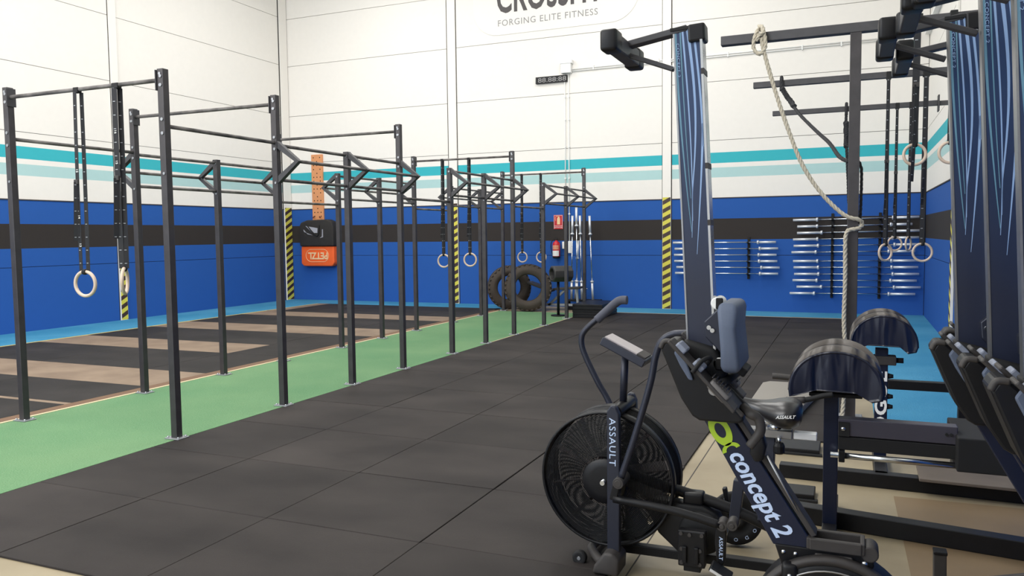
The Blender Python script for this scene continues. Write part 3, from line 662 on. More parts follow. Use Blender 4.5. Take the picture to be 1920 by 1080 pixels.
# ------------------------------------------------------------------ far corner: tyres, pad stand, bench, foam block, standing bars
def tyre(c, R, w_, ax, lab):
    t = thing('tractor_tyre', (c[0], c[1], 0), lab, 'tyre')
    ri = R * .56; h = w_ / 2
    prof = [(ri, -h * .55), (ri + .02, -h * .8), (ri + .09, -h), (R - .1, -h * .98), (R - .03, -h * .78), (R, -h * .4), (R, h * .4), (R - .03, h * .78), (R - .1, h * .98), (ri + .09, h), (ri + .02, h * .8), (ri, h * .55), (ri + .05, h * .5), (R - .06, h * .4), (R - .06, -h * .4), (ri + .05, -h * .5), (ri, -h * .55)]
    obj('carcass', MB().lathe(c, ax, prof, 48), M_TYRE, t)
    d = Vector(ax).normalized(); a = d.orthogonal().normalized(); b = d.cross(a); lg = MB(); cc = Vector(c)
    for q in range(30):
        t0 = 2 * PI * q / 30
        for s_ in (-1, 1):
            tt = t0 + (s_ * .06); e = a * math.cos(tt) + b * math.sin(tt); f_ = a * math.cos(tt + .12) + b * math.sin(tt + .12)
            lg.beam(cc + e * (R - .004) + d * s_ * .02, cc + f_ * (R - .018) + d * s_ * h * .78, .05, .03, e)
    stuff(obj('tread_blocks', lg, M_TYRE, t))
    lr = MB()
    for rr_ in (.66, .72, .86): lr.torus(cc - d * (h * (1.0 if rr_ < .8 else .98)), R * rr_, .005, ax, 48, 6)
    obj('sidewall_rib', lr, M_TYRE, t)
tyre((-6.40, 15.95, .51), .5, .26, (.36, -.93, .04), 'large worn tractor tyre standing at the end of the turf, front one of two')
tyre((-7.0, 16.32, .485), .48, .26, (.55, -.83, -.05), 'second tractor tyre leaning behind and left of the front tyre')
t = thing('padded_roller_stand', (-5.40, 15.1, 0), 'black hollow padded roller on a thin pole stand by the tyres', 'stand')
obj('base_plate', MB().cyl((-5.42, 15.1, .0125), (-5.42, 15.1, .035), .14, n=20), M_BLACK, t)
obj('pole', MB().cyl((-5.41, 15.1, .03), (-5.41, 15.1, .74), .028, n=14), M_BLACK, t)
oc = []
for q in range(8):
    a = math.radians(22.5 + 45 * q); oc.append((.24 * math.cos(a), .17 * math.sin(a)))
rd = Vector((.80, -.6, 0)); hb = MB(); vs = []
cx = Vector((-5.36, 15.1, .86)); d = Vector((.75, .66, 0)).normalized(); a_ = Vector((.66, -.75, 0)).normalized()
for dd, sc in ((-.19, .86), (-.17, 1), (.2, 1), (.22, .86)):
    for p_, q_ in oc: vs.append(cx + d * dd + a_ * p_ * .8 * sc + Vector((0, 0, q_ * sc)))
for dd, sc in ((-.19, .68), (.12, .6)):
    for p_, q_ in oc: vs.append(cx + d * dd + a_ * p_ * .8 * sc + Vector((0, 0, q_ * sc)))
fs = []
def rg(i, j): return [(8 * i + k, 8 * i + (k + 1) % 8, 8 * j + (k + 1) % 8, 8 * j + k) for k in range(8)]
fs = rg(0, 1) + rg(1, 2) + rg(2, 3) + rg(4, 0) + rg(5, 4) + [tuple(24 + k for k in range(8)), tuple(40 + k for k in range(8))]
obj('padded_roller', hb.add(vs, fs), mat('scuffed_black_vinyl', S(48, 46, 46), .5, 0, .3, 9), t, bev=.012, seg=3)
t = thing('weight_bench', (-6.0, 16.45, 0), 'grey metal incline bench frame behind the tyres and roller stand', 'bench')
obj('back_pad', MB().beam((-6.55, 16.4, .60), (-6.0, 16.4, .42), .28, .05), M_DGREY, t, bev=.01)
obj('seat_pad', MB().beam((-5.95, 16.4, .46), (-5.35, 16.4, .50), .26, .05), M_DGREY, t, bev=.01)
for n_, q in (('spine', ((-6.5, 16.4, .12), (-5.4, 16.4, .12))), ('leg', ((-5.45, 16.4, .48), (-5.42, 16.4, .03))), ('support', ((-6.1, 16.4, .1), (-5.7, 16.4, .46))), ('foot', ((-5.42, 16.15, .04), (-5.42, 16.65, .04))), ('foot', ((-6.5, 16.15, .05), (-6.5, 16.65, .05))), ('support', ((-6.45, 16.4, .1), (-6.2, 16.4, .46)))):
    obj(n_, MB().beam(q[0], q[1], .05), M_GALV, t, bev=.003, seg=1)
t = thing('foam_block', (-4.75, 15.1, 0), 'stack of black rubber slabs beside the far end of the turf', 'block')
for k in range(5):
    e = random.uniform(-.01, .01)
    obj('slab', MB().box(-5.03 + e, -4.42 + e, 14.86 - e, 15.9 + e, .016 + .053 * k, .016 + .053 * (k + 1) - .002), M_BLACK, t, bev=.006)
t = thing('barbell_floor_holder', (-5.45, 16.75, 0), 'black floor holder for upright barbells in the back corner', 'barbell holder')
obj('holder_plate', MB().box(-5.78, -5.05, 16.55, 16.95, .02, .06).box(-5.78, -5.05, 16.55, 16.95, .18, .21), M_BLACKM, t, bev=.004)
for x in (-5.74, -5.09): obj('upright', MB().box(x - .02, x + .02, 16.73, 16.77, .05, .19), M_BLACKM, t)
for x in (-5.53, -5.33):
    t2 = thing('bar_peg', (x, 16.66, .2), ('short chrome peg handle standing in the holder, left one', 'short chrome peg handle standing in the holder, right one')[x > -5.4], 'peg')
    obj('peg_stem', MB().cyl((x, 16.66, .18), (x, 16.66, .44), .015, n=10), M_CHROME, t2); obj('peg_cap', MB().cyl((x - .04, 16.66, .455), (x + .04, 16.66, .455), .014, n=10), M_CHROME, t2)
def standbar(p0, p1, lab, sleeve=True):
    t = thing('barbell', p0, lab, 'barbell', 'upright barbells in the back corner')
    a = Vector(p0); b = Vector(p1); L = (b - a).length; d = (b - a) / L
    obj('bar_shaft', MB().cyl(a + d * .38, b - d * .38, .014, n=10), M_CHROME, t)
    for u, v in ((a, a + d * .4), (b - d * .4, b)): obj('sleeve', MB().cyl(u, v, .026, n=12), M_ALU, t)
    for u in (a + d * .4, b - d * .4): obj('collar', MB().cyl(u - d * .015, u + d * .015, .04, n=12), M_ALU, t)
standbar((-5.69, 16.75, .21), (-5.69, 16.85, 2.05), 'upright barbell in the corner holder, leftmost and closest to the socket boxes')
standbar((-5.56, 16.75, .21), (-5.60, 16.85, 2.23), 'tallest of the upright barbells in the corner holder')
standbar((-5.45, 16.75, .21), (-5.52, 16.85, 2.05), 'upright barbell just right of the tallest one in the corner holder')
standbar((-5.20, 16.75, .21), (-5.30, 16.85, 2.04), 'upright barbell leaning alone on the right side of the corner holder')
standbar((-5.64, 16.87, .21), (-5.64, 17.1, 1.5), 'short dull barbell standing behind the leftmost upright barbell')
#PART2
# ------------------------------------------------------------------ air bike
YC = 3.85
bk = thing('air_bike', (-.7, YC, 0), 'black air bike with big wire-caged fan, nearest machine on the rubber mats', 'exercise bike')
FC = (-1.10, YC, .442); FR = .33
def wires(y, sgn):
    mb = MB()
    for k in range(29):
        r = .125 + k * (FR - .02 - .125) / 28; q = (r - .125) / (FR - .145)
        mb.torus((FC[0], y + sgn * (.035 * (1 - q ** 3)), FC[2]), r, .00225, (0, 1, 0), 56, 4)
    for k in range(16):
        a = 2 * PI * k / 16 + .1; pts = []
        for q in (0, .35, .7, 1):
            r = .1 + (FR - .01 - .1) * q; pts.append((FC[0] + r * math.cos(a), y + sgn * (.031 * (1 - q ** 3) - .003), FC[2] + r * math.sin(a)))
        mb.tube(pts, .0022, 4, 2)
    return mb
for y, s_ in ((YC - .10, -1), (YC + .10, 1)):
    stuff(obj('cage_wires', wires(y, s_), M_BLACK, bk))
    obj('cage_rim', MB().torus((FC[0], y, FC[2]), FR, .008, (0, 1, 0), 64, 8), M_BLACK, bk)
    obj('hub_disc', MB().lathe((FC[0], y + s_ * .034, FC[2]), (0, s_, 0), [(0, .010), (.07, .009), (.108, .005), (.112, 0), (.02, -.01), (0, -.01)], 32), M_BLACK, bk)
obj('cage_band', MB().lathe(FC, (0, 1, 0), [(FR - .002, -.1), (FR + .006, -.1), (FR + .006, -.05), (FR - .002, -.05), (FR - .002, -.1)], 64), M_BLACK, bk)
obj('cage_band', MB().lathe(FC, (0, 1, 0), [(FR - .002, .05), (FR + .006, .05), (FR + .006, .1), (FR - .002, .1), (FR - .002, .05)], 64), M_BLACK, bk)
stuff(obj('rim_wires', (lambda m: [m.torus((FC[0], YC - .04 + .016 * k, FC[2]), FR, .003, (0, 1, 0), 64, 4) for k in range(6)] and m)(MB()), M_BLACK, bk))
fanm = mat('fan_blade', S(58, 46, 48), .5, .2)
for k in range(10):
    a = 2 * PI * k / 10 + .2; c, s_ = math.cos(a), math.sin(a)
    P = lambda r, w_, y: (FC[0] + r * c - w_ * s_, y, FC[2] + r * s_ + w_ * c)
    obj('fan_blade', MB().add([P(.08, .0, YC - .05), P(.31, .0, YC - .06), P(.31, .02, YC + .06), P(.08, .02, YC + .05), P(.08, .004, YC - .05), P(.31, .004, YC - .06), P(.31, .024, YC + .06), P(.08, .024, YC + .05)], [(0, 1, 2, 3), (7, 6, 5, 4), (0, 4, 5, 1), (1, 5, 6, 2), (2, 6, 7, 3), (3, 7, 4, 0)]), fanm, bk)
obj('fan_axle', MB().cyl((FC[0], YC - .17, FC[2]), (FC[0], YC + .16, FC[2]), .012, n=12), M_CHROME, bk)
for s_, nm in ((-1, 'near'), (1, 'far')):
    y = YC + s_ * .165
    f_ = obj('fork', MB().prism([(-1.072, .06), (-1.012, .06), (-1.008, .60), (-1.012, .79), (-1.028, .825), (-1.052, .83), (-1.072, .80)], y - .02, y + .02), M_SLATE, bk, bev=.006)
    if s_ < 0: text('ASSAULT', .045, M_PALE, f_, fr((-1.058, y - .0215, .77), (0, 0, -1), (1, 0, 0)), sx=1.15, sp=1.15)
obj('fork_crown', MB().cyl((-1.04, YC - .14, .79), (-1.04, YC + .14, .79), .03, n=20), M_BLACK, bk, bev=.004)
obj('console_post', MB().cyl((-1.04, YC, .80), (-1.03, YC, 1.06), .019, n=16), M_SLATE, bk)
c = obj('console', MB().beam((-1.13, YC, 1.125), (-.915, YC, 1.02), .17, .04), M_SLATE, bk, bev=.005)
obj('screen', MB().beam((-1.115, YC, 1.142), (-.955, YC, 1.064), .13, .008), mat('screen_grey', S(176, 168, 170), .3), c)
obj('button_panel', MB().beam((-.955, YC, 1.064), (-.915, YC, 1.044), .13, .01), M_DGREY, c)
# handle arms
gl = [(-.60, 3.60, 1.20), (-0.669, 3.6, 1.20), (-0.745, 3.6, 1.192), (-0.795, 3.6, 1.155), (-.822, 3.6, 1.08), (-0.845, 3.6, 0.959), (-0.918, 3.6, 0.704), (-0.985, 3.6, 0.50)]
a_ = obj('handle_arm', MB().tube(gl, .016, 12, 5), M_SLATE, bk); obj('foam_grip', MB().tube([(-.59, 3.6, 1.2), (-.68, 3.6, 1.199)], .021, 12, 1), M_BLACK, a_)
gr_ = [(-1.095, 4.1, 1.305), (-1.13, 4.1, 1.295), (-1.219, 4.1, 1.22), (-1.31, 4.1, 1.14), (-1.338, 4.1, 1.085), (-1.324, 4.1, 1.01), (-1.25, 4.1, 0.86), (-1.182, 4.1, 0.742), (-1.07, 4.06, .50)]
a_ = obj('handle_arm', MB().tube(gr_, .016, 12, 5), M_SLATE, bk)
obj('foam_grip', MB().tube([(-1.085, 4.1, 1.30), (-1.13, 4.1, 1.295), (-1.185, 4.1, 1.25), (-1.25, 4.1, 1.19)], .023, 12, 5), mat('foam_grip', S(72, 74, 86), .75), a_)
for y0, y1, x in ((3.565, 3.70, -.99), (4.0, 4.10, -1.07)): obj('arm_pivot', MB().cyl((x, y0, .485), (x, y1, .485), .026, n=18).cyl((x, y0 - .002, .485), (x, y0 + .01, .485), .018, n=14), M_DGREY, bk, bev=.003)
obj('arm_lever', MB().beam((-1.0, 3.60, .49), (-1.022, 3.6, .395), .022, .035), M_BLACK, bk, bev=.004)
obj('drive_link', MB().tube([(-1.02, 3.60, .40), (-.80, 3.6, .385), (-.66, 3.6, .366), (-.525, 3.6, .338)], .019, 12, 4), M_BLACK, bk)
obj('top_tube', MB().tube([(-1.01, YC - .1, .49), (-.85, YC - .05, .43), (-.72, YC, .385), (-.5, YC, .33), (-.25, YC, .235)], .026, 14, 4), M_BLACK, bk)
obj('link_clamp', MB().box(-.735, -.64, YC - .04, YC + .04, .34, .40), M_BLACK, bk, bev=.012, seg=3)
obj('base_rail', MB().beam((-1.04, YC, .075), (-.24, YC + .02, .075), .05, .045), M_BLACK, bk, bev=.004)
obj('front_foot', MB().prism([(-1.13, .02), (-1.0, .02), (-.995, .1), (-1.03, .13), (-1.07, .13), (-1.12, .06)], 3.60, 3.75), M_DGREY, bk, bev=.014, seg=3)
obj('front_stabiliser', MB().tube([(-1.19, 4.08, .05), (-1.2, 3.95, .05), (-1.205, 3.84, .05), (-1.185, 3.80, .05), (-1.12, 3.70, .05), (-1.06, 3.66, .05)], .022, 12, 3), M_DGREY, bk)
for y in (3.73, 4.08):
    w_ = obj('transport_wheel', MB().lathe((-1.232, y, .036), (0, 1, 0), [(0, -.016), (.02, -.016), (.03, -.018), (.036, -.012), (.036, .012), (.03, .018), (0, .016)], 24), M_BLACKM, bk)
    obj('wheel_hub', MB().cyl((-1.232, y - .02, .036), (-1.232, y + .02, .036), .009, n=12), M_GALV, w_)
obj('rear_stabiliser', MB().beam((-.33, 3.58, .06), (-.22, 4.15, .06), .05, .04), M_DGREY, bk, bev=.005)
obj('chain_guard', MB().prism([(-.93, .33), (-.88, .355), (-.64, .345), (-.565, .31), (-.53, .25), (-.54, .18), (-.58, .13), (-.65, .095), (-.73, .087), (-.85, .19)], YC - .06, YC + .03), M_BLACK, bk, bev=.012, seg=3)
obj('sprocket_cover', MB().lathe((-.645, YC - .06, .22), (0, -1, 0), [(0, .02), (.08, .018), (.10, .008), (.105, 0), (0, 0)], 32), M_BLACKM, bk)
obj('bracket_foot', MB().box(-.71, -.63, 3.70, YC, .06, .10), M_BLACK, bk, bev=.004)
obj('rear_bracket', MB().box(-.732, -.607, 3.68, 3.73, .09, .262), M_BLACK, bk, bev=.006)
rb = MB()
for x, z in ((-.718, .248), (-.678, .245), (-.622, .248), (-.715, .175), (-.63, .175), (-.715, .11), (-.63, .11)): rb.cyl((x, 3.68, z), (x, 3.672, z), .009, n=10)
stuff(obj('bracket_bolts', rb, M_DGREY, bk))
for x in (-.70, -.645): obj('bracket_rib', MB().beam((x, 3.672, .11), (x, 3.672, .19), .02, .014, (0, 1, 0)), M_BLACK, bk, bev=.004)
cr = obj('crank_arm', MB().prism([(-.548, .34), (-.525, .362), (-.500, .35), (-.500, .30), (-.505, .17), (-.52, .14), (-.54, .16), (-.552, .25)], 3.60, 3.63), M_BLACK, bk, bev=.006)
text('ASSAULT', .024, M_PALE, cr, fr((-.531, 3.5985, .285), (0, 0, -1), (1, 0, 0)), sx=1.1)
obj('crank_axle', MB().cyl((-.53, 3.62, .25), (-.53, YC, .25), .016, n=14), M_CHROME, bk)
for x, z in ((-.518, .338), (-.474, .346)): obj('link_joint', MB().cyl((x, 3.585, z), (x, 3.66, z), .024, n=18).cyl((x, 3.58, z), (x, 3.59, z), .012, n=12), M_DGREY, bk, bev=.003)
pd = obj('pedal', MB().beam((-.56, 3.55, .17), (-.47, 3.55, .125), .09, .022), M_BLACK, bk, bev=.006)
obj('pedal_reflector', MB().beam((-.556, 3.502, .168), (-.474, 3.502, .127), .004, .012), M_ALU, pd)
obj('far_crank_arm', MB().beam((-.53, 3.96, .25), (-.56, 3.96, .40), .02, .035), M_BLACK, bk, bev=.004)
# seat assembly
obj('seat_tube', MB().beam((-.50, YC, .26), (-.475, YC, .48), .05, .055), M_SLATE, bk, bev=.004)
obj('seat_mast', MB().beam((-.36, YC, .30), (-.345, YC + .03, .70), .06, .07, (0, 1, 0)), M_SLATE, bk, bev=.005)
obj('seat_slider', MB().box(-.47, -.24, YC - .03, YC + .03, .70, .738), M_BRUSH, bk, bev=.003, seg=1)
obj('slider_insert', MB().box(-.235, -.135, YC - .025, YC + .022, .702, .734), mat('bare_aluminium', S(225, 226, 228), .45, .3), bk, bev=.003, seg=1)
k_ = obj('adjuster_knob', MB().lathe((-.295, YC - .05, 0), (0, 0, 1), [(0, .635), (.018, .635), (.026, .642), (.026, .672), (.02, .685), (.016, .688), (0, .688)], 12, False), M_BLACK, bk, bev=.002, seg=1)
obj('knob_stud', MB().cyl((-.295, YC - .05, .685), (-.295, YC - .05, .71), .008, n=10), M_CHROME, k_)
sd = []
def ringpts(x, w_, zt, zb):
    return [(x, YC - w_, zb + .3 * (zt - zb)), (x, YC - w_ * .96, zb + .7 * (zt - zb)), (x, YC - w_ * .6, zt), (x, YC, zt - .012 * (w_ > .07)), (x, YC + w_ * .6, zt), (x, YC + w_ * .96, zb + .7 * (zt - zb)), (x, YC + w_, zb + .3 * (zt - zb)), (x, YC, zb)]
vs = []; fs = []
prof = [(-.525, .016, .872, .85), (-.50, .032, .88, .825), (-.44, .038, .872, .80), (-.39, .052, .866, .78), (-.34, .092, .872, .75), (-.29, .125, .884, .728), (-.245, .13, .888, .728), (-.208, .105, .876, .748), (-.196, .055, .85, .79)]
for q in prof: vs += ringpts(*q)
for i in range(len(prof) - 1):
    for k in range(8): fs.append((8 * i + k, 8 * i + (k + 1) % 8, 8 * (i + 1) + (k + 1) % 8, 8 * (i + 1) + k))
fs += [tuple(range(7, -1, -1)), tuple(range(8 * len(prof) - 8, 8 * len(prof)))]
s_ = obj('saddle', MB().add(vs, fs), mat('saddle_vinyl', S(30, 29, 32), .3, spec=.6), bk, sub=2)
text('ASSAULT', .02, M_WHITE, s_, fr((-.305, YC - .122, .812), (1, .04, .08), (0, .15, 1)), shear=.3, bold=.0003)
obj('saddle_rails', MB().cyl((-.40, YC, .79), (-.30, YC, .745), .012, n=10).cyl((-.30, YC - .02, .76), (-.34, YC, .735), .02, n=12), M_CHROME, bk)

# ------------------------------------------------------------------ rowing machines stored upright
RY = 2.92
rw = thing('rowing_machine', (-.3, RY, 0), 'rowing machine stored upright beside the air bike, its navy rail striped pale blue', 'rowing machine', 'rowing machines stored upright')
def lean(x, z): return x
# rail: slightly leaning, side faces -y
rb0, rt0 = Vector((-.487, RY, 1.10)), Vector((-.548, RY, 2.372))
dr = (rt0 - rb0).normalized(); px = Vector((dr.z, 0, -dr.x))
def RP(s_, h, y): # s along rail from top downwards, h across (0 left edge .. .1 right edge)
    p = rt0 - dr * s_ + px * (h - .05); return (p.x, y, p.z)
L_ = 1.27
def railbox(h0, h1, y0, y1, s0=0, s1=L_):
    v = [RP(s_, h, y) for s_ in (s0, s1) for h in (h0, h1) for y in (y0, y1)]
    return MB().add(v, [(0, 1, 3, 2), (4, 6, 7, 5), (0, 4, 5, 1), (2, 3, 7, 6), (0, 2, 6, 4), (1, 5, 7, 3)])
obj('monorail', railbox(0, .092, RY - .022, RY + .022), M_RAIL, rw, bev=.002, seg=1)
obj('rail_flange', railbox(-.002, .004, RY - .024, RY + .024), M_BRUSH, rw)
obj('seat_track', railbox(.092, .102, RY - .034, RY + .034), M_CHROME, rw, bev=.001, seg=1)
for s_ in (.15, .48, .68): obj('track_clip', railbox(.0925, .1035, RY - .036, RY + .036, s_, s_ + .02), M_DGREY, rw)
# printed wave stripes
def stripe(f, w0, w1, s0, s1, m, n=18):
    vs = []; fs = []; y = RY - .0228
    for i in range(n + 1):
        t = i / n; s_ = s0 + (s1 - s0) * t; h = f(t); w_ = (w0 + (w1 - w0) * t)
        vs += [RP(s_, max(.003, min(.089, h - w_ / 2)), y), RP(s_, max(.003, min(.0895, h + w_ / 2)), y)]
    for i in range(n): fs.append((2 * i, 2 * i + 1, 2 * i + 3, 2 * i + 2))
    obj('printed_stripe', MB().add(vs, fs), m, rw)
stripe(lambda t: .006 + .028 * t * t, .010, .002, .005, .72, M_RSTR2)
stripe(lambda t: .024 + .012 * t ** 2, .005, .002, .005, .6, M_RSTR2)
stripe(lambda t: .032 + .012 * math.sin(PI * t * .8), .007, .002, .005, .68, M_RSTR)
stripe(lambda t: .050 + .016 * math.sin(PI * min(1, t * 1.3)) - .016 * t ** 3, .011, .0015, .005, .74, M_RSTR)
stripe(lambda t: .070 + .017 * math.sin(PI * t * .6), .008, .006, .005, .42, M_RSTR)
stripe(lambda t: .089 - .040 * t ** 1.2, .009, .0015, .34, .80, M_RSTR)
text('CONCEPT 2', .013, M_RSTR, rw, fr(RP(.05, .010, RY - .0236), (-dr.x, 0, -dr.z), (px.x, 0, px.z)), sx=1.6, sp=1.1)
# top T foot
tf = obj('end_cap', MB().add([RP(s_, h, y) for s_ in (-.008, .055) for h in (.052, .112) for y in (RY - .035, RY + .035)], [(0, 1, 3, 2), (4, 6, 7, 5), (0, 4, 5, 1), (2, 3, 7, 6), (0, 2, 6, 4), (1, 5, 7, 3)]), M_BLACK, rw, bev=.008)
obj('end_plate', MB().add([RP(s_, h, y) for s_ in (-.004, .006) for h in (-.01, .09) for y in (RY - .03, RY + .03)], [(0, 1, 3, 2), (4, 6, 7, 5), (0, 4, 5, 1), (2, 3, 7, 6), (0, 2, 6, 4), (1, 5, 7, 3)]), M_BLACKM, rw)
obj('foot_brace', MB().beam((-.775, RY, 2.335), (-.55, RY, 2.372), .05, .022), M_CHARC, rw, bev=.003)
obj('foot_brace', MB().beam((-.765, RY, 2.30), (-.60, RY, 2.235), .03, .016), M_CHARC, rw, bev=.003)
tb = obj('foot_crossbar', MB().beam((-.782, RY - .14, 2.315), (-.782, RY + .14, 2.315), .05, .06), M_CHARC, rw, bev=.006)
for s_ in (-1, 1): obj('rubber_foot', MB().beam((-.786, RY + s_ * .12, 2.318), (-.786, RY + s_ * .20, 2.318), .062, .075), M_BLACK, tb, bev=.012, seg=3)
obj('brace_bolt', MB().cyl((-.605, RY - .014, 2.24), (-.605, RY + .014, 2.24), .007, n=10), M_CHROME, rw)
# seat
def srow(z, x0, x1, w_): return [(x0, RY - w_, z), (x1, RY - w_, z), (x1, RY + w_, z), (x0, RY + w_, z)]
vs = []; fs = []
pr = [(1.165, -.405, -.352, .12), (1.19, -.412, -.345, .135), (1.25, -.412, -.352, .14), (1.32, -.418, -.36, .14), (1.38, -.424, -.355, .135), (1.408, -.42, -.362, .12)]
for q in pr: vs += srow(*q)
for i in range(len(pr) - 1):
    for k in range(4): fs.append((4 * i + k, 4 * i + (k + 1) % 4, 4 * i + 4 + (k + 1) % 4, 4 * i + 4 + k))
fs += [(3, 2, 1, 0), (4 * len(pr) - 4, 4 * len(pr) - 3, 4 * len(pr) - 2, 4 * len(pr) - 1)]
obj('seat', MB().add(vs, fs), M_SEAT, rw, bev=.016, seg=4)
cg = obj('seat_carriage', MB().prism([(-.48, 1.335), (-.475, 1.28), (-.42, 1.225), (-.408, 1.24), (-.418, 1.375), (-.428, 1.385)], RY - .055, RY + .055), M_SLATE, rw, bev=.004)
for z in (1.40, 1.185):
    r_ = obj('seat_roller', MB().lathe((-.433 + (.004 if z < 1.3 else -.004), RY, z), (0, 1, 0), [(0, -.045), (.022, -.045), (.022, .045), (0, .045)], 20, False), M_WHITE, rw, bev=.003, seg=1)
    obj('roller_bracket', MB().box(-.44, -.415, RY - .053, RY - .046, z - .02, z + .02), M_BLACK, r_, bev=.003, seg=1)
for z, x in ((1.315, -.462), (1.305, -.45)): obj('carriage_bolt', MB().cyl((x, RY - .062, z), (x, RY - .05, z), .008, n=10), M_CHROME, rw)
# main housing with foot boards
hs = [(-.628, 1.235), (-.612, 1.262), (-.585, 1.262), (-.47, 1.16), (-.40, 1.075), (-.335, 1.0), (-.352, .985), (-.49, .985), (-.515, 1.0), (-.555, 1.06)]
obj('housing', MB().prism(hs, RY - .085, RY + .085), M_BLACK, rw, bev=.008, seg=2)
obj('housing_ridge', MB().beam((-.60, RY - .075, 1.25), (-.345, RY - .075, 1.005), .03, .016, (0, 1, 0)), M_DGREY, rw, bev=.005)
obj('housing_ridge', MB().beam((-.60, RY + .075, 1.25), (-.345, RY + .075, 1.005), .03, .016, (0, 1, 0)), M_DGREY, rw, bev=.005)
obj('housing_lip', MB().tube([(-.628, RY - .08, 1.238), (-.615, RY - .08, 1.262), (-.585, RY - .08, 1.262)], .01, 8, 4), M_DGREY, rw)
for s_ in (-1, 1):
    f_ = obj('foot_board', MB().beam((-.585, RY + s_ * .12, 1.275), (-.36, RY + s_ * .12, 1.04), .085, .014, (1, 0, 1)), M_DGREY, rw, bev=.005)
    obj('heel_cup', MB().beam((-.445, RY + s_ * .12, 1.135), (-.385, RY + s_ * .12, 1.075), .075, .035, (1, 0, 1)), mat('heel_grey', S(104, 100, 98), .6), rw, bev=.01, seg=3)
    for k in range(7): 
        t = k / 7; stuff(obj('heel_rib', MB().beam((-.445 + .06 * t + .012, RY + s_ * .12 - .036, 1.135 - .06 * t + .02), (-.445 + .06 * t + .012, RY + s_ * .12 + .036, 1.135 - .06 * t + .02), .004), M_DGREY, f_))
    obj('foot_strap', MB().tube([(-.50, RY + s_ * .12 - .05, 1.17), (-.47, RY + s_ * .12 - .03, 1.21), (-.45, RY + s_ * .12 + .03, 1.21), (-.48, RY + s_ * .12 + .05, 1.17)], .008, 8, 4), M_BLACKM, rw)
    for k in range(2): obj('foot_flex_tab', MB().beam((-.56 + k * .06, RY + s_ * .12, 1.262 - .06 * k), (-.53 + k * .06, RY + s_ * .12, 1.232 - .06 * k), .07, .03, (1, 0, 1)), mat('tab_grey', S(128, 134, 150), .6), rw, bev=.006)
obj('rail_cradle', MB().prism([(-.56, 1.27), (-.54, 1.22), (-.50, 1.10), (-.44, 1.06), (-.40, 1.16), (-.44, 1.24)], RY - .045, RY + .045), M_BLACKM, rw, bev=.02, seg=3)
obj('cradle_arm', MB().prism([(-.578, 1.225), (-.552, 1.268), (-.540, 1.215), (-.508, 1.13), (-.525, 1.13), (-.556, 1.18)], RY - .10, RY - .088), M_SEAT, rw, bev=.006)
obj('handle_grip', MB().cyl((-.428, RY - .13, 1.112), (-.37, RY + .2, 1.14), .016, n=14), M_BLACKM, rw)
obj('handle_end', MB().cyl((-.43, RY - .15, 1.110), (-.427, RY - .125, 1.112), .019, n=16), M_BRUSH, rw)
obj('handle_hook', MB().beam((-.39, RY, 1.19), (-.335, RY, 1.155), .12, .03), M_BLACKM, rw, bev=.006)
# printed frame member down to the flywheel
ft = [(-.495, .995), (-.36, 1.005), (-.108, .59), (-.10, .555), (.09, .555), (.09, .50), (-.02, .50), (-.13, .30), (-.16, .30), (-.20, .43)]
fb = obj('frame_tube', MB().prism([(-.495, 1.0), (-.395, 1.01), (-.115, .585), (-.115, .555), (-.24, .555)], RY - .035, RY + .035), M_NAVY, rw, bev=.004)
obj('frame_back_edge', MB().beam((-.375, RY, 1.01), (-.105, RY, .60), .07, .02, (1, 0, 1)), M_DGREY, rw, bev=.004)
dv = Vector((.262, 0, -.44)).normalized()
o_ = Vector((-.396, RY - .0365, .862)); up_ = Vector((-dv.z, 0, dv.x))
text('concept 2', .088, M_PALE, fb, fr(o_, dv, up_), bold=.0022, shear=.25, sx=.93, sp=1.0)
def disc(c, rx, rz, a, y, t0=0, t1=2 * PI, n=28, inner=0):
    vs = []; ca, sa = math.cos(a), math.sin(a)
    for q in range(n + 1):
        t = t0 + (t1 - t0) * q / n
        for k in (1, inner):
            u, v = rx * k * math.cos(t), rz * k * math.sin(t); vs.append((c[0] + u * ca - v * sa, y, c[1] + u * sa + v * ca))
    return vs, [(2 * i, 2 * i + 1, 2 * i + 3, 2 * i + 2) for i in range(n)]
an = math.atan2(dv.z, dv.x)
cc_ = (-.424, .945)
obj('logo_oval', MB().add(*disc(cc_, .060, .035, an, RY - .0366, 0, PI * 2, inner=.48)), M_GREEN, fb)
c2_ = (cc_[0] + dv.x * .078, cc_[1] + dv.z * .078)
obj('logo_crescent', MB().add(*disc(c2_, .026, .034, an, RY - .0366, PI * .5, PI * 1.5, inner=.55)), M_GREEN, fb)
lo = obj('front_bracket', MB().prism([(-.235, .56), (.075, .56), (.085, .525), (.07, .50), (-.02, .50), (-.115, .34), (-.15, .30)], RY - .04, RY + .04), M_BLACK, rw, bev=.005)
for x, z in ((-.205, .535), (-.165, .533)): obj('bolt', MB().lathe((x, RY - .04, z), (0, -1, 0), [(.008, 0), (.006, .004), (0, .005)], 12), M_CHROME, lo)
obj('bolt', MB().lathe((.055, RY - .04, .53), (0, -1, 0), [(.011, 0), (.009, .004), (0, .006)], 12), M_CHROME, lo)
obj('tray_rim', MB().box(-.12, .045, RY - .055, RY - .035, .56, .60).box(-.12, .045, RY + .035, RY + .055, .56, .60).box(-.13, -.115, RY - .05, RY + .05, .56, .60).box(.04, .055, RY - .05, RY + .05, .56, .60), M_DGREY, rw, bev=.004)
obj('bracket_knob', MB().cyl((.07, RY - .045, .565), (.07, RY + .045, .565), .028, n=18), M_DGREY, rw, bev=.005)
obj('fly_mount_plate', MB().prism([(-.10, .55), (.015, .55), (.02, .54), (.02, .45), (-.10, .45), (-.105, .54)], RY - .052, RY - .042), M_DGREY, rw, bev=.004)
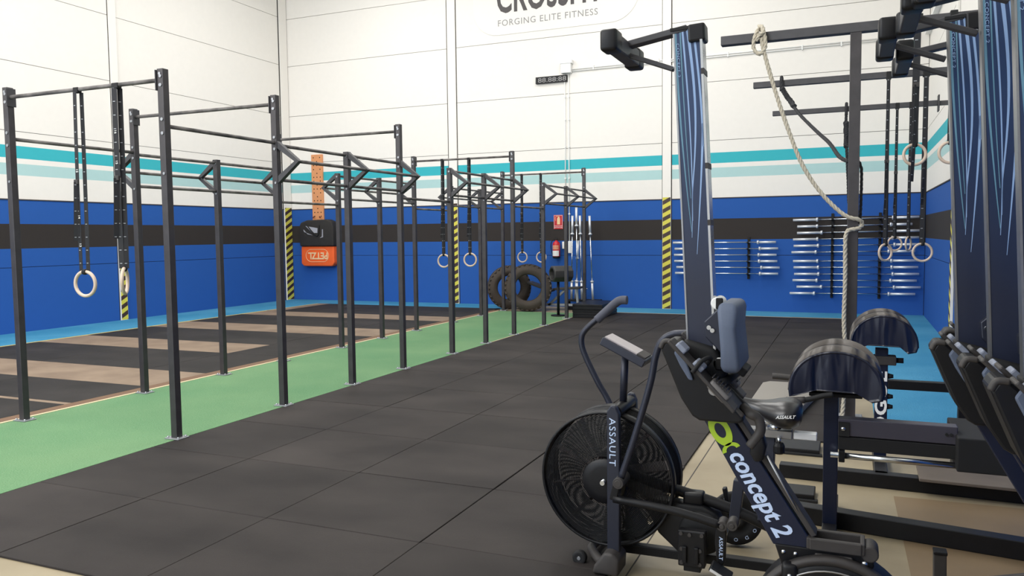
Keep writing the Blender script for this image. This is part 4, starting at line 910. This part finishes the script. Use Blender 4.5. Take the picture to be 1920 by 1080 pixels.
for x in (-.09, .005): obj('bolt', MB().lathe((x, RY - .052, .527), (0, -1, 0), [(.008, 0), (.006, .004), (0, .005)], 12), M_BLACKM, lo)
obj('support_leg', MB().beam((.062, RY, .52), (.075, RY, .03), .035, .03, (0, 1, 0)), M_BLACK, rw, bev=.004)
fc = (-.045, RY, .278); R = .265
obj('flywheel_cage', MB().lathe(fc, (0, 1, 0), [(0, -.075), (.10, -.078), (.18, -.085), (.225, -.088), (R - .006, -.08), (R, -.06), (R, .06), (R - .006, .08), (.225, .088), (0, .075)], 56), M_BLACK, rw)
obj('cage_rim', MB().lathe(fc, (0, 1, 0), [(R - .016, -.088), (R + .006, -.086), (R + .008, -.05), (R - .002, -.05), (R - .016, -.088)], 56), M_DGREY, rw)
obj('rim_line', MB().torus((fc[0], RY - .09, fc[2]), R - .036, .004, (0, 1, 0), 56, 6), M_BRUSH, rw)
obj('damper_lever', MB().box(-.208, -.155, RY - .10, RY - .05, .43, .515), M_BLACK, rw, bev=.015, seg=3)
obj('damper_bolt', MB().lathe((-.18, RY - .10, .475), (0, -1, 0), [(.009, 0), (.007, .005), (0, .006)], 12), M_CHROME, rw)
obj('sensor_cable', MB().tube([(.04, RY - .05, .50), (.09, RY - .06, .48), (.11, RY - .06, .44), (.08, RY - .05, .41)], .003, 6, 5), M_BLACKM, rw)
obj('monitor_arm', MB().tube([(-.345, RY - .02, 1.03), (-0.315, 2.85, 1.02), (-0.292, 2.85, 1.008), (-0.282, 2.85, 0.978), (-0.288, 2.85, 0.95), (-0.318, 2.85, 0.905)], .017, 12, 5), M_DGREY, rw)
obj('monitor_joint', MB().prism([(-.315, .935), (-.275, .955), (-.262, .91), (-.272, .86), (-.30, .85), (-.318, .88)], 2.84, 2.89), M_BLACK, rw, bev=.01, seg=3)
obj('chain', MB().cyl((-.262, 2.86, .875), (-.118, RY - .02, .60), .004, n=8), M_BRUSH, rw)
obj('ground_foot', MB().box(-.14, .05, RY - .09, RY + .09, 0, .03), M_BLACK, rw, bev=.006)
for dx, y, lab in ((.885, 3.17, 'blue striped upright rower in the right-hand row, its rail leftmost there'), (.955, 3.55, 'rearmost upright rower of the right-hand row, mostly hidden behind the striped rails'), (.935, 2.80, 'second striped upright rower in the right-hand row, counting from the barbell racks'), (.96, 2.43, 'upright rower at the right edge of the picture, nearest of its row')):
    copytree(rw, (-.3 + dx, y, 0), lab)

# ------------------------------------------------------------------ glute-ham benches
def ghd_pad(t, x0, x1, zb, zt, y0, y1, wr=True):
    cx = (x0 + x1) / 2; w_ = (x1 - x0) / 2; pts = []
    n = 22
    for k in range(n + 1):
        a = PI * k / n; pts.append((cx + w_ * math.cos(a), zb + .03 + (zt - zb - .03) * (math.sin(a) ** .9)))
    pts += [(x0 + .004, zb - .004), (x0 + .03, zb), (cx - .1, zb + .035), (cx + .1, zb + .03), (x1 - .06, zb - .012), (x1 - .01, zb + .0)]
    m = len(pts); vs = []; fs = []
    Y = [(y0 + .004, .90), (y0, .96), (y0 + .004, 1), (y1 - .004, 1), (y1, .96), (y1 - .004, .9)]
    for y, s_ in Y:
        for p, q in pts: vs.append((cx + (p - cx) * s_, y, zb + .12 + (q - zb - .12) * s_))
    for i in range(5):
        for k in range(m): fs.append((m * i + k, m * i + (k + 1) % m, m * i + m + (k + 1) % m, m * i + m + k))
    fs += [tuple(range(m)), tuple(range(m * 6 - 1, m * 5 - 1, -1))]
    p_ = obj('pad', MB().add(vs, fs), M_LEA, t)
    p_.data.shade_smooth() if False else None
    vs = []; fs = []
    for y in (y0 + .012, y1 - .012):
        for k in range(n + 1):
            a = PI * k / n
            for e in (.0, .004): vs.append((cx + (w_ + e) * math.cos(a), y, zb + .03 + (zt - zb - .03 + e) * (math.sin(a) ** .9)))
    for k in range(n):
        a, b = 2 * k, 2 * (n + 1) + 2 * k
        fs += [(a + 1, a + 3, b + 3, b + 1), (a, a + 1, b + 1, b), (a, a + 2, a + 3, a + 1)]
    o = obj('pad_cover', MB().add(vs, fs), M_LEAT, p_); o.data.shade_smooth()
g1 = thing('glute_ham_bench', (0, 4.6, 0), 'near glute-ham bench with two wrinkled navy half-round pads and a steel slide tube', 'gym bench', 'glute-ham benches')
ghd_pad(g1, -.30, .165, .785, 1.03, 4.42, 4.68); ghd_pad(g1, -.295, .16, .785, 1.03, 4.70, 4.96)
obj('pad_bracket', MB().box(-.2, .06, 4.48, 4.9, .78, .80), M_BLACKM, g1, bev=.003, seg=1)
obj('upright_post', MB().box(-.128, -.055, 4.56, 4.635, .02, .80), M_NAVY, g1, bev=.004)
obj('base_crossbar', MB().box(-.128, -.055, 4.3, 5.1, .0, .075), M_BLACK, g1, bev=.004)
obj('base_rail', MB().beam((-.30, 4.78, .05), (1.12, 4.56, .05), .09, .095), M_BLACK, g1, bev=.004)
b_ = obj('top_beam', MB().box(-.055, .50, 4.5, 4.58, .575, .665), mat('lavender_grey_steel', S(74, 72, 84), .4, .3), g1, bev=.004)
obj('beam_plate', MB().box(-.053, .0, 4.49, 4.5, .575, .65), M_BLACKM, b_); obj('bolt', MB().lathe((-.03, 4.49, .615), (0, -1, 0), [(.012, 0), (.01, .006), (0, .008)], 14), M_CHROME, b_)
for x in (.45, .47): obj('bolt', MB().cyl((x, 4.5, .625), (x, 4.49, .625), .008, n=8), M_BLACKM, b_)
obj('support_leg', MB().box(.90, .96, 4.5, 4.56, .0, .55), M_BLACK, g1, bev=.004)
obj('lower_beam', MB().box(-.055, .96, 4.5, 4.56, .50, .57), M_BLACKM, g1, bev=.004)
obj('slide_tube', MB().cyl((-.09, 4.5, .47), (.52, 4.5, .47), .016, n=14), M_CHROME, g1)
obj('tube_clamp', MB().box(-.05, -.02, 4.47, 4.53, .44, .5), M_BLACK, g1, bev=.004)
obj('foot_block', MB().box(.49, .78, 4.42, 4.9, .46, .63), M_BLACKM, g1, bev=.006)
for y, x0, x1, z0, z1 in ((4.40, -.30, -.13, .765, .80), (5.0, -.42, -.20, .785, .795)):
    h_ = obj('handle', MB().tube([(x1 + .05, y, z1 + .01), (x1, y, z1), ((x0 + x1) / 2, y, (z0 + z1) / 2 - .01), (x0, y, z0)], .014, 10, 4), M_BLACKM, g1)
    obj('rubber_grip', MB().tube([((x0 + x1) / 2, y, (z0 + z1) / 2 - .01), (x0 + .02, y, z0), (x0 - .01, y, z0)], .018, 12, 3), M_DGREY, h_)
g2 = thing('glute_ham_bench', (.2, 6.0, 0), 'far glute-ham bench with one half-round pad facing the camera, beside the blue turf', 'gym bench', 'glute-ham benches')
ghd_pad(g2, -.005, .41, .845, 1.085, 5.85, 6.1); ghd_pad(g2, -.005, .41, .845, 1.085, 6.14, 6.38)
q_ = obj('upright_post', MB().box(.155, .235, 5.95, 6.02, .02, .85), M_NAVY, g2, bev=.004)
text('ROGUE', .10, M_WHITE, q_, fr((.228, 5.948, .165), (0, 0, 1), (-1, 0, 0)), bold=.003, sx=1.5, sp=1.08)
obj('post_collar', MB().box(.145, .285, 5.93, 6.04, .74, .80), M_DGREY, g2, bev=.006); obj('pin_knob', MB().cyl((.285, 5.98, .77), (.33, 5.98, .77), .018, n=12), M_BLACKM, g2)
for z in (.66, .52, .45): obj('pop_pin', MB().cyl((.235, 5.98, z), (.27, 5.98, z), .02, .012, n=10), M_BLACKM, g2)
obj('top_beam', MB().box(.235, .95, 5.95, 6.02, .575, .635), M_BLACK, g2, bev=.004)
obj('rear_post', MB().box(.66, .73, 5.95, 6.02, .09, .575), M_BLACK, g2, bev=.004)
obj('base_rail', MB().beam((-.43, 5.62, .045), (1.03, 5.58, .045), .09, .09), M_BLACK, g2, bev=.004)
obj('base_spine', MB().box(.155, .235, 5.6, 6.35, .0, .09), M_BLACK, g2, bev=.004)
obj('rear_spine', MB().box(.66, .73, 5.6, 6.35, .0, .09), M_BLACK, g2, bev=.004)
BOARD = [(.41, 5.84), (1.02, 5.75), (1.0, 5.46), (.405, 5.48)]
tag(obj('wooden_board', MB().prism(BOARD, .092, .112, 'xy'), mat('worn_board', S(102, 92, 82), .8, 0, .3, 5), None, bev=.003, seg=1), 'worn brownish board lying across the base rails of the far glute-ham bench', 'board')
for (x0, x1, y0, y1), lab in (((-.62, -.2, 6.2, 6.5), 'dark rubber block on the concrete behind the bike saddle'), ((-.44, -.19, 5.12, 5.32), 'small dark rubber block on the concrete left of the near bench post')):
    t = thing('rubber_block', (x0, y0, 0), lab, 'block')
    obj('block_body', MB().box(x0, x1, y0, y1, 0, .045), M_BLACK, t, bev=.006); obj('block_lip', MB().box(x0 - .01, x1 + .02, y0 - .02, y0 + .02, 0, .018), M_BLACKM, t, bev=.003, seg=1)
t = thing('step_platform', (-.6, 7.9, 0), 'light grey rounded slab lying on the mats behind the bike saddle', 'platform')
obj('slab', MB().prism([(-.86, 7.4), (-.84, 8.62), (-.78, 8.72), (-.3, 8.72), (-.26, 8.6), (-.42, 7.3), (-.84, 7.3)], .015, .09, 'xy'), mat('light_grey_slab', S(138, 133, 126), .7), t, bev=.015, seg=3)
obj('slab_edge', MB().box(-.85, -.43, 7.27, 7.3, .015, .07), M_DGREY, t)
t = thing('weight_plate', (-.55, 4.28, 0), 'black rubber weight plate with white lettering leaning behind the bike crank', 'weight plate')
pc = Vector((-.545, 4.28, .142)); pa = Vector((.18, -.95, .22)).normalized()
obj('plate_body', MB().lathe(pc, pa, [(.022, -.028), (.045, -.03), (.05, -.02), (.078, -.02), (.088, -.03), (.13, -.03), (.136, -.022), (.136, .022), (.13, .03), (.088, .03), (.078, .02), (.05, .02), (.045, .03), (.022, .028), (.022, -.028)], 40), M_BLACKM, t)
e1 = pa.orthogonal().normalized(); e1 = Vector((0, 0, 1)).cross(pa).normalized(); e2 = pa.cross(e1)
for k in range(12):
    if k in (2, 8): continue
    a = 2 * PI * k / 12; u = e1 * math.cos(a) + e2 * math.sin(a); tn = e1 * math.sin(a) - e2 * math.cos(a)
    text('DO'[k % 2], .024, M_PALE, t, fr(pc + pa * .0315 + u * .100 - tn * .008, tn, u), 'lettering', sx=1.1, bold=.0005)
t = thing('floor_stand', (.3, 2.6, 0), 'dark grey tubular floor stand at the bottom right corner', 'stand')
obj('stem', MB().beam((.372, 3.83, .02), (.368, 3.83, .26), .05, .05, (0, 1, 0)), M_DGREY, t, bev=.004)
obj('stem_cap', MB().box(.342, .396, 3.8, 3.86, .255, .27), M_BLACK, t, bev=.004)
obj('diagonal_bar', MB().beam((.38, 3.78, .13), (.80, 3.55, .34), .035, .045), M_DGREY, t, bev=.004)
obj('foot', MB().box(.30, .52, 3.79, 3.87, 0, .03), M_BLACK, t, bev=.004)
obj('side_leg', MB().beam((.80, 3.55, .36), (.82, 3.55, .0), .04, .04, (0, 1, 0)), M_DGREY, t, bev=.004)

# small clusters of fasteners and fittings too small to pick apart singly
for o in bpy.data.objects:
    if o.type == 'MESH' and o.name.split('.')[0] in ('anchor_bolts', 'bolt_heads', 'conduit_clips', 'peg_holes', 'hook', 'printed_lines', 'holder_plate', 'extinguisher_symbol', 'flap_patch', 'sign_border', 'tray_rim'):
        o['kind'] = 'stuff'
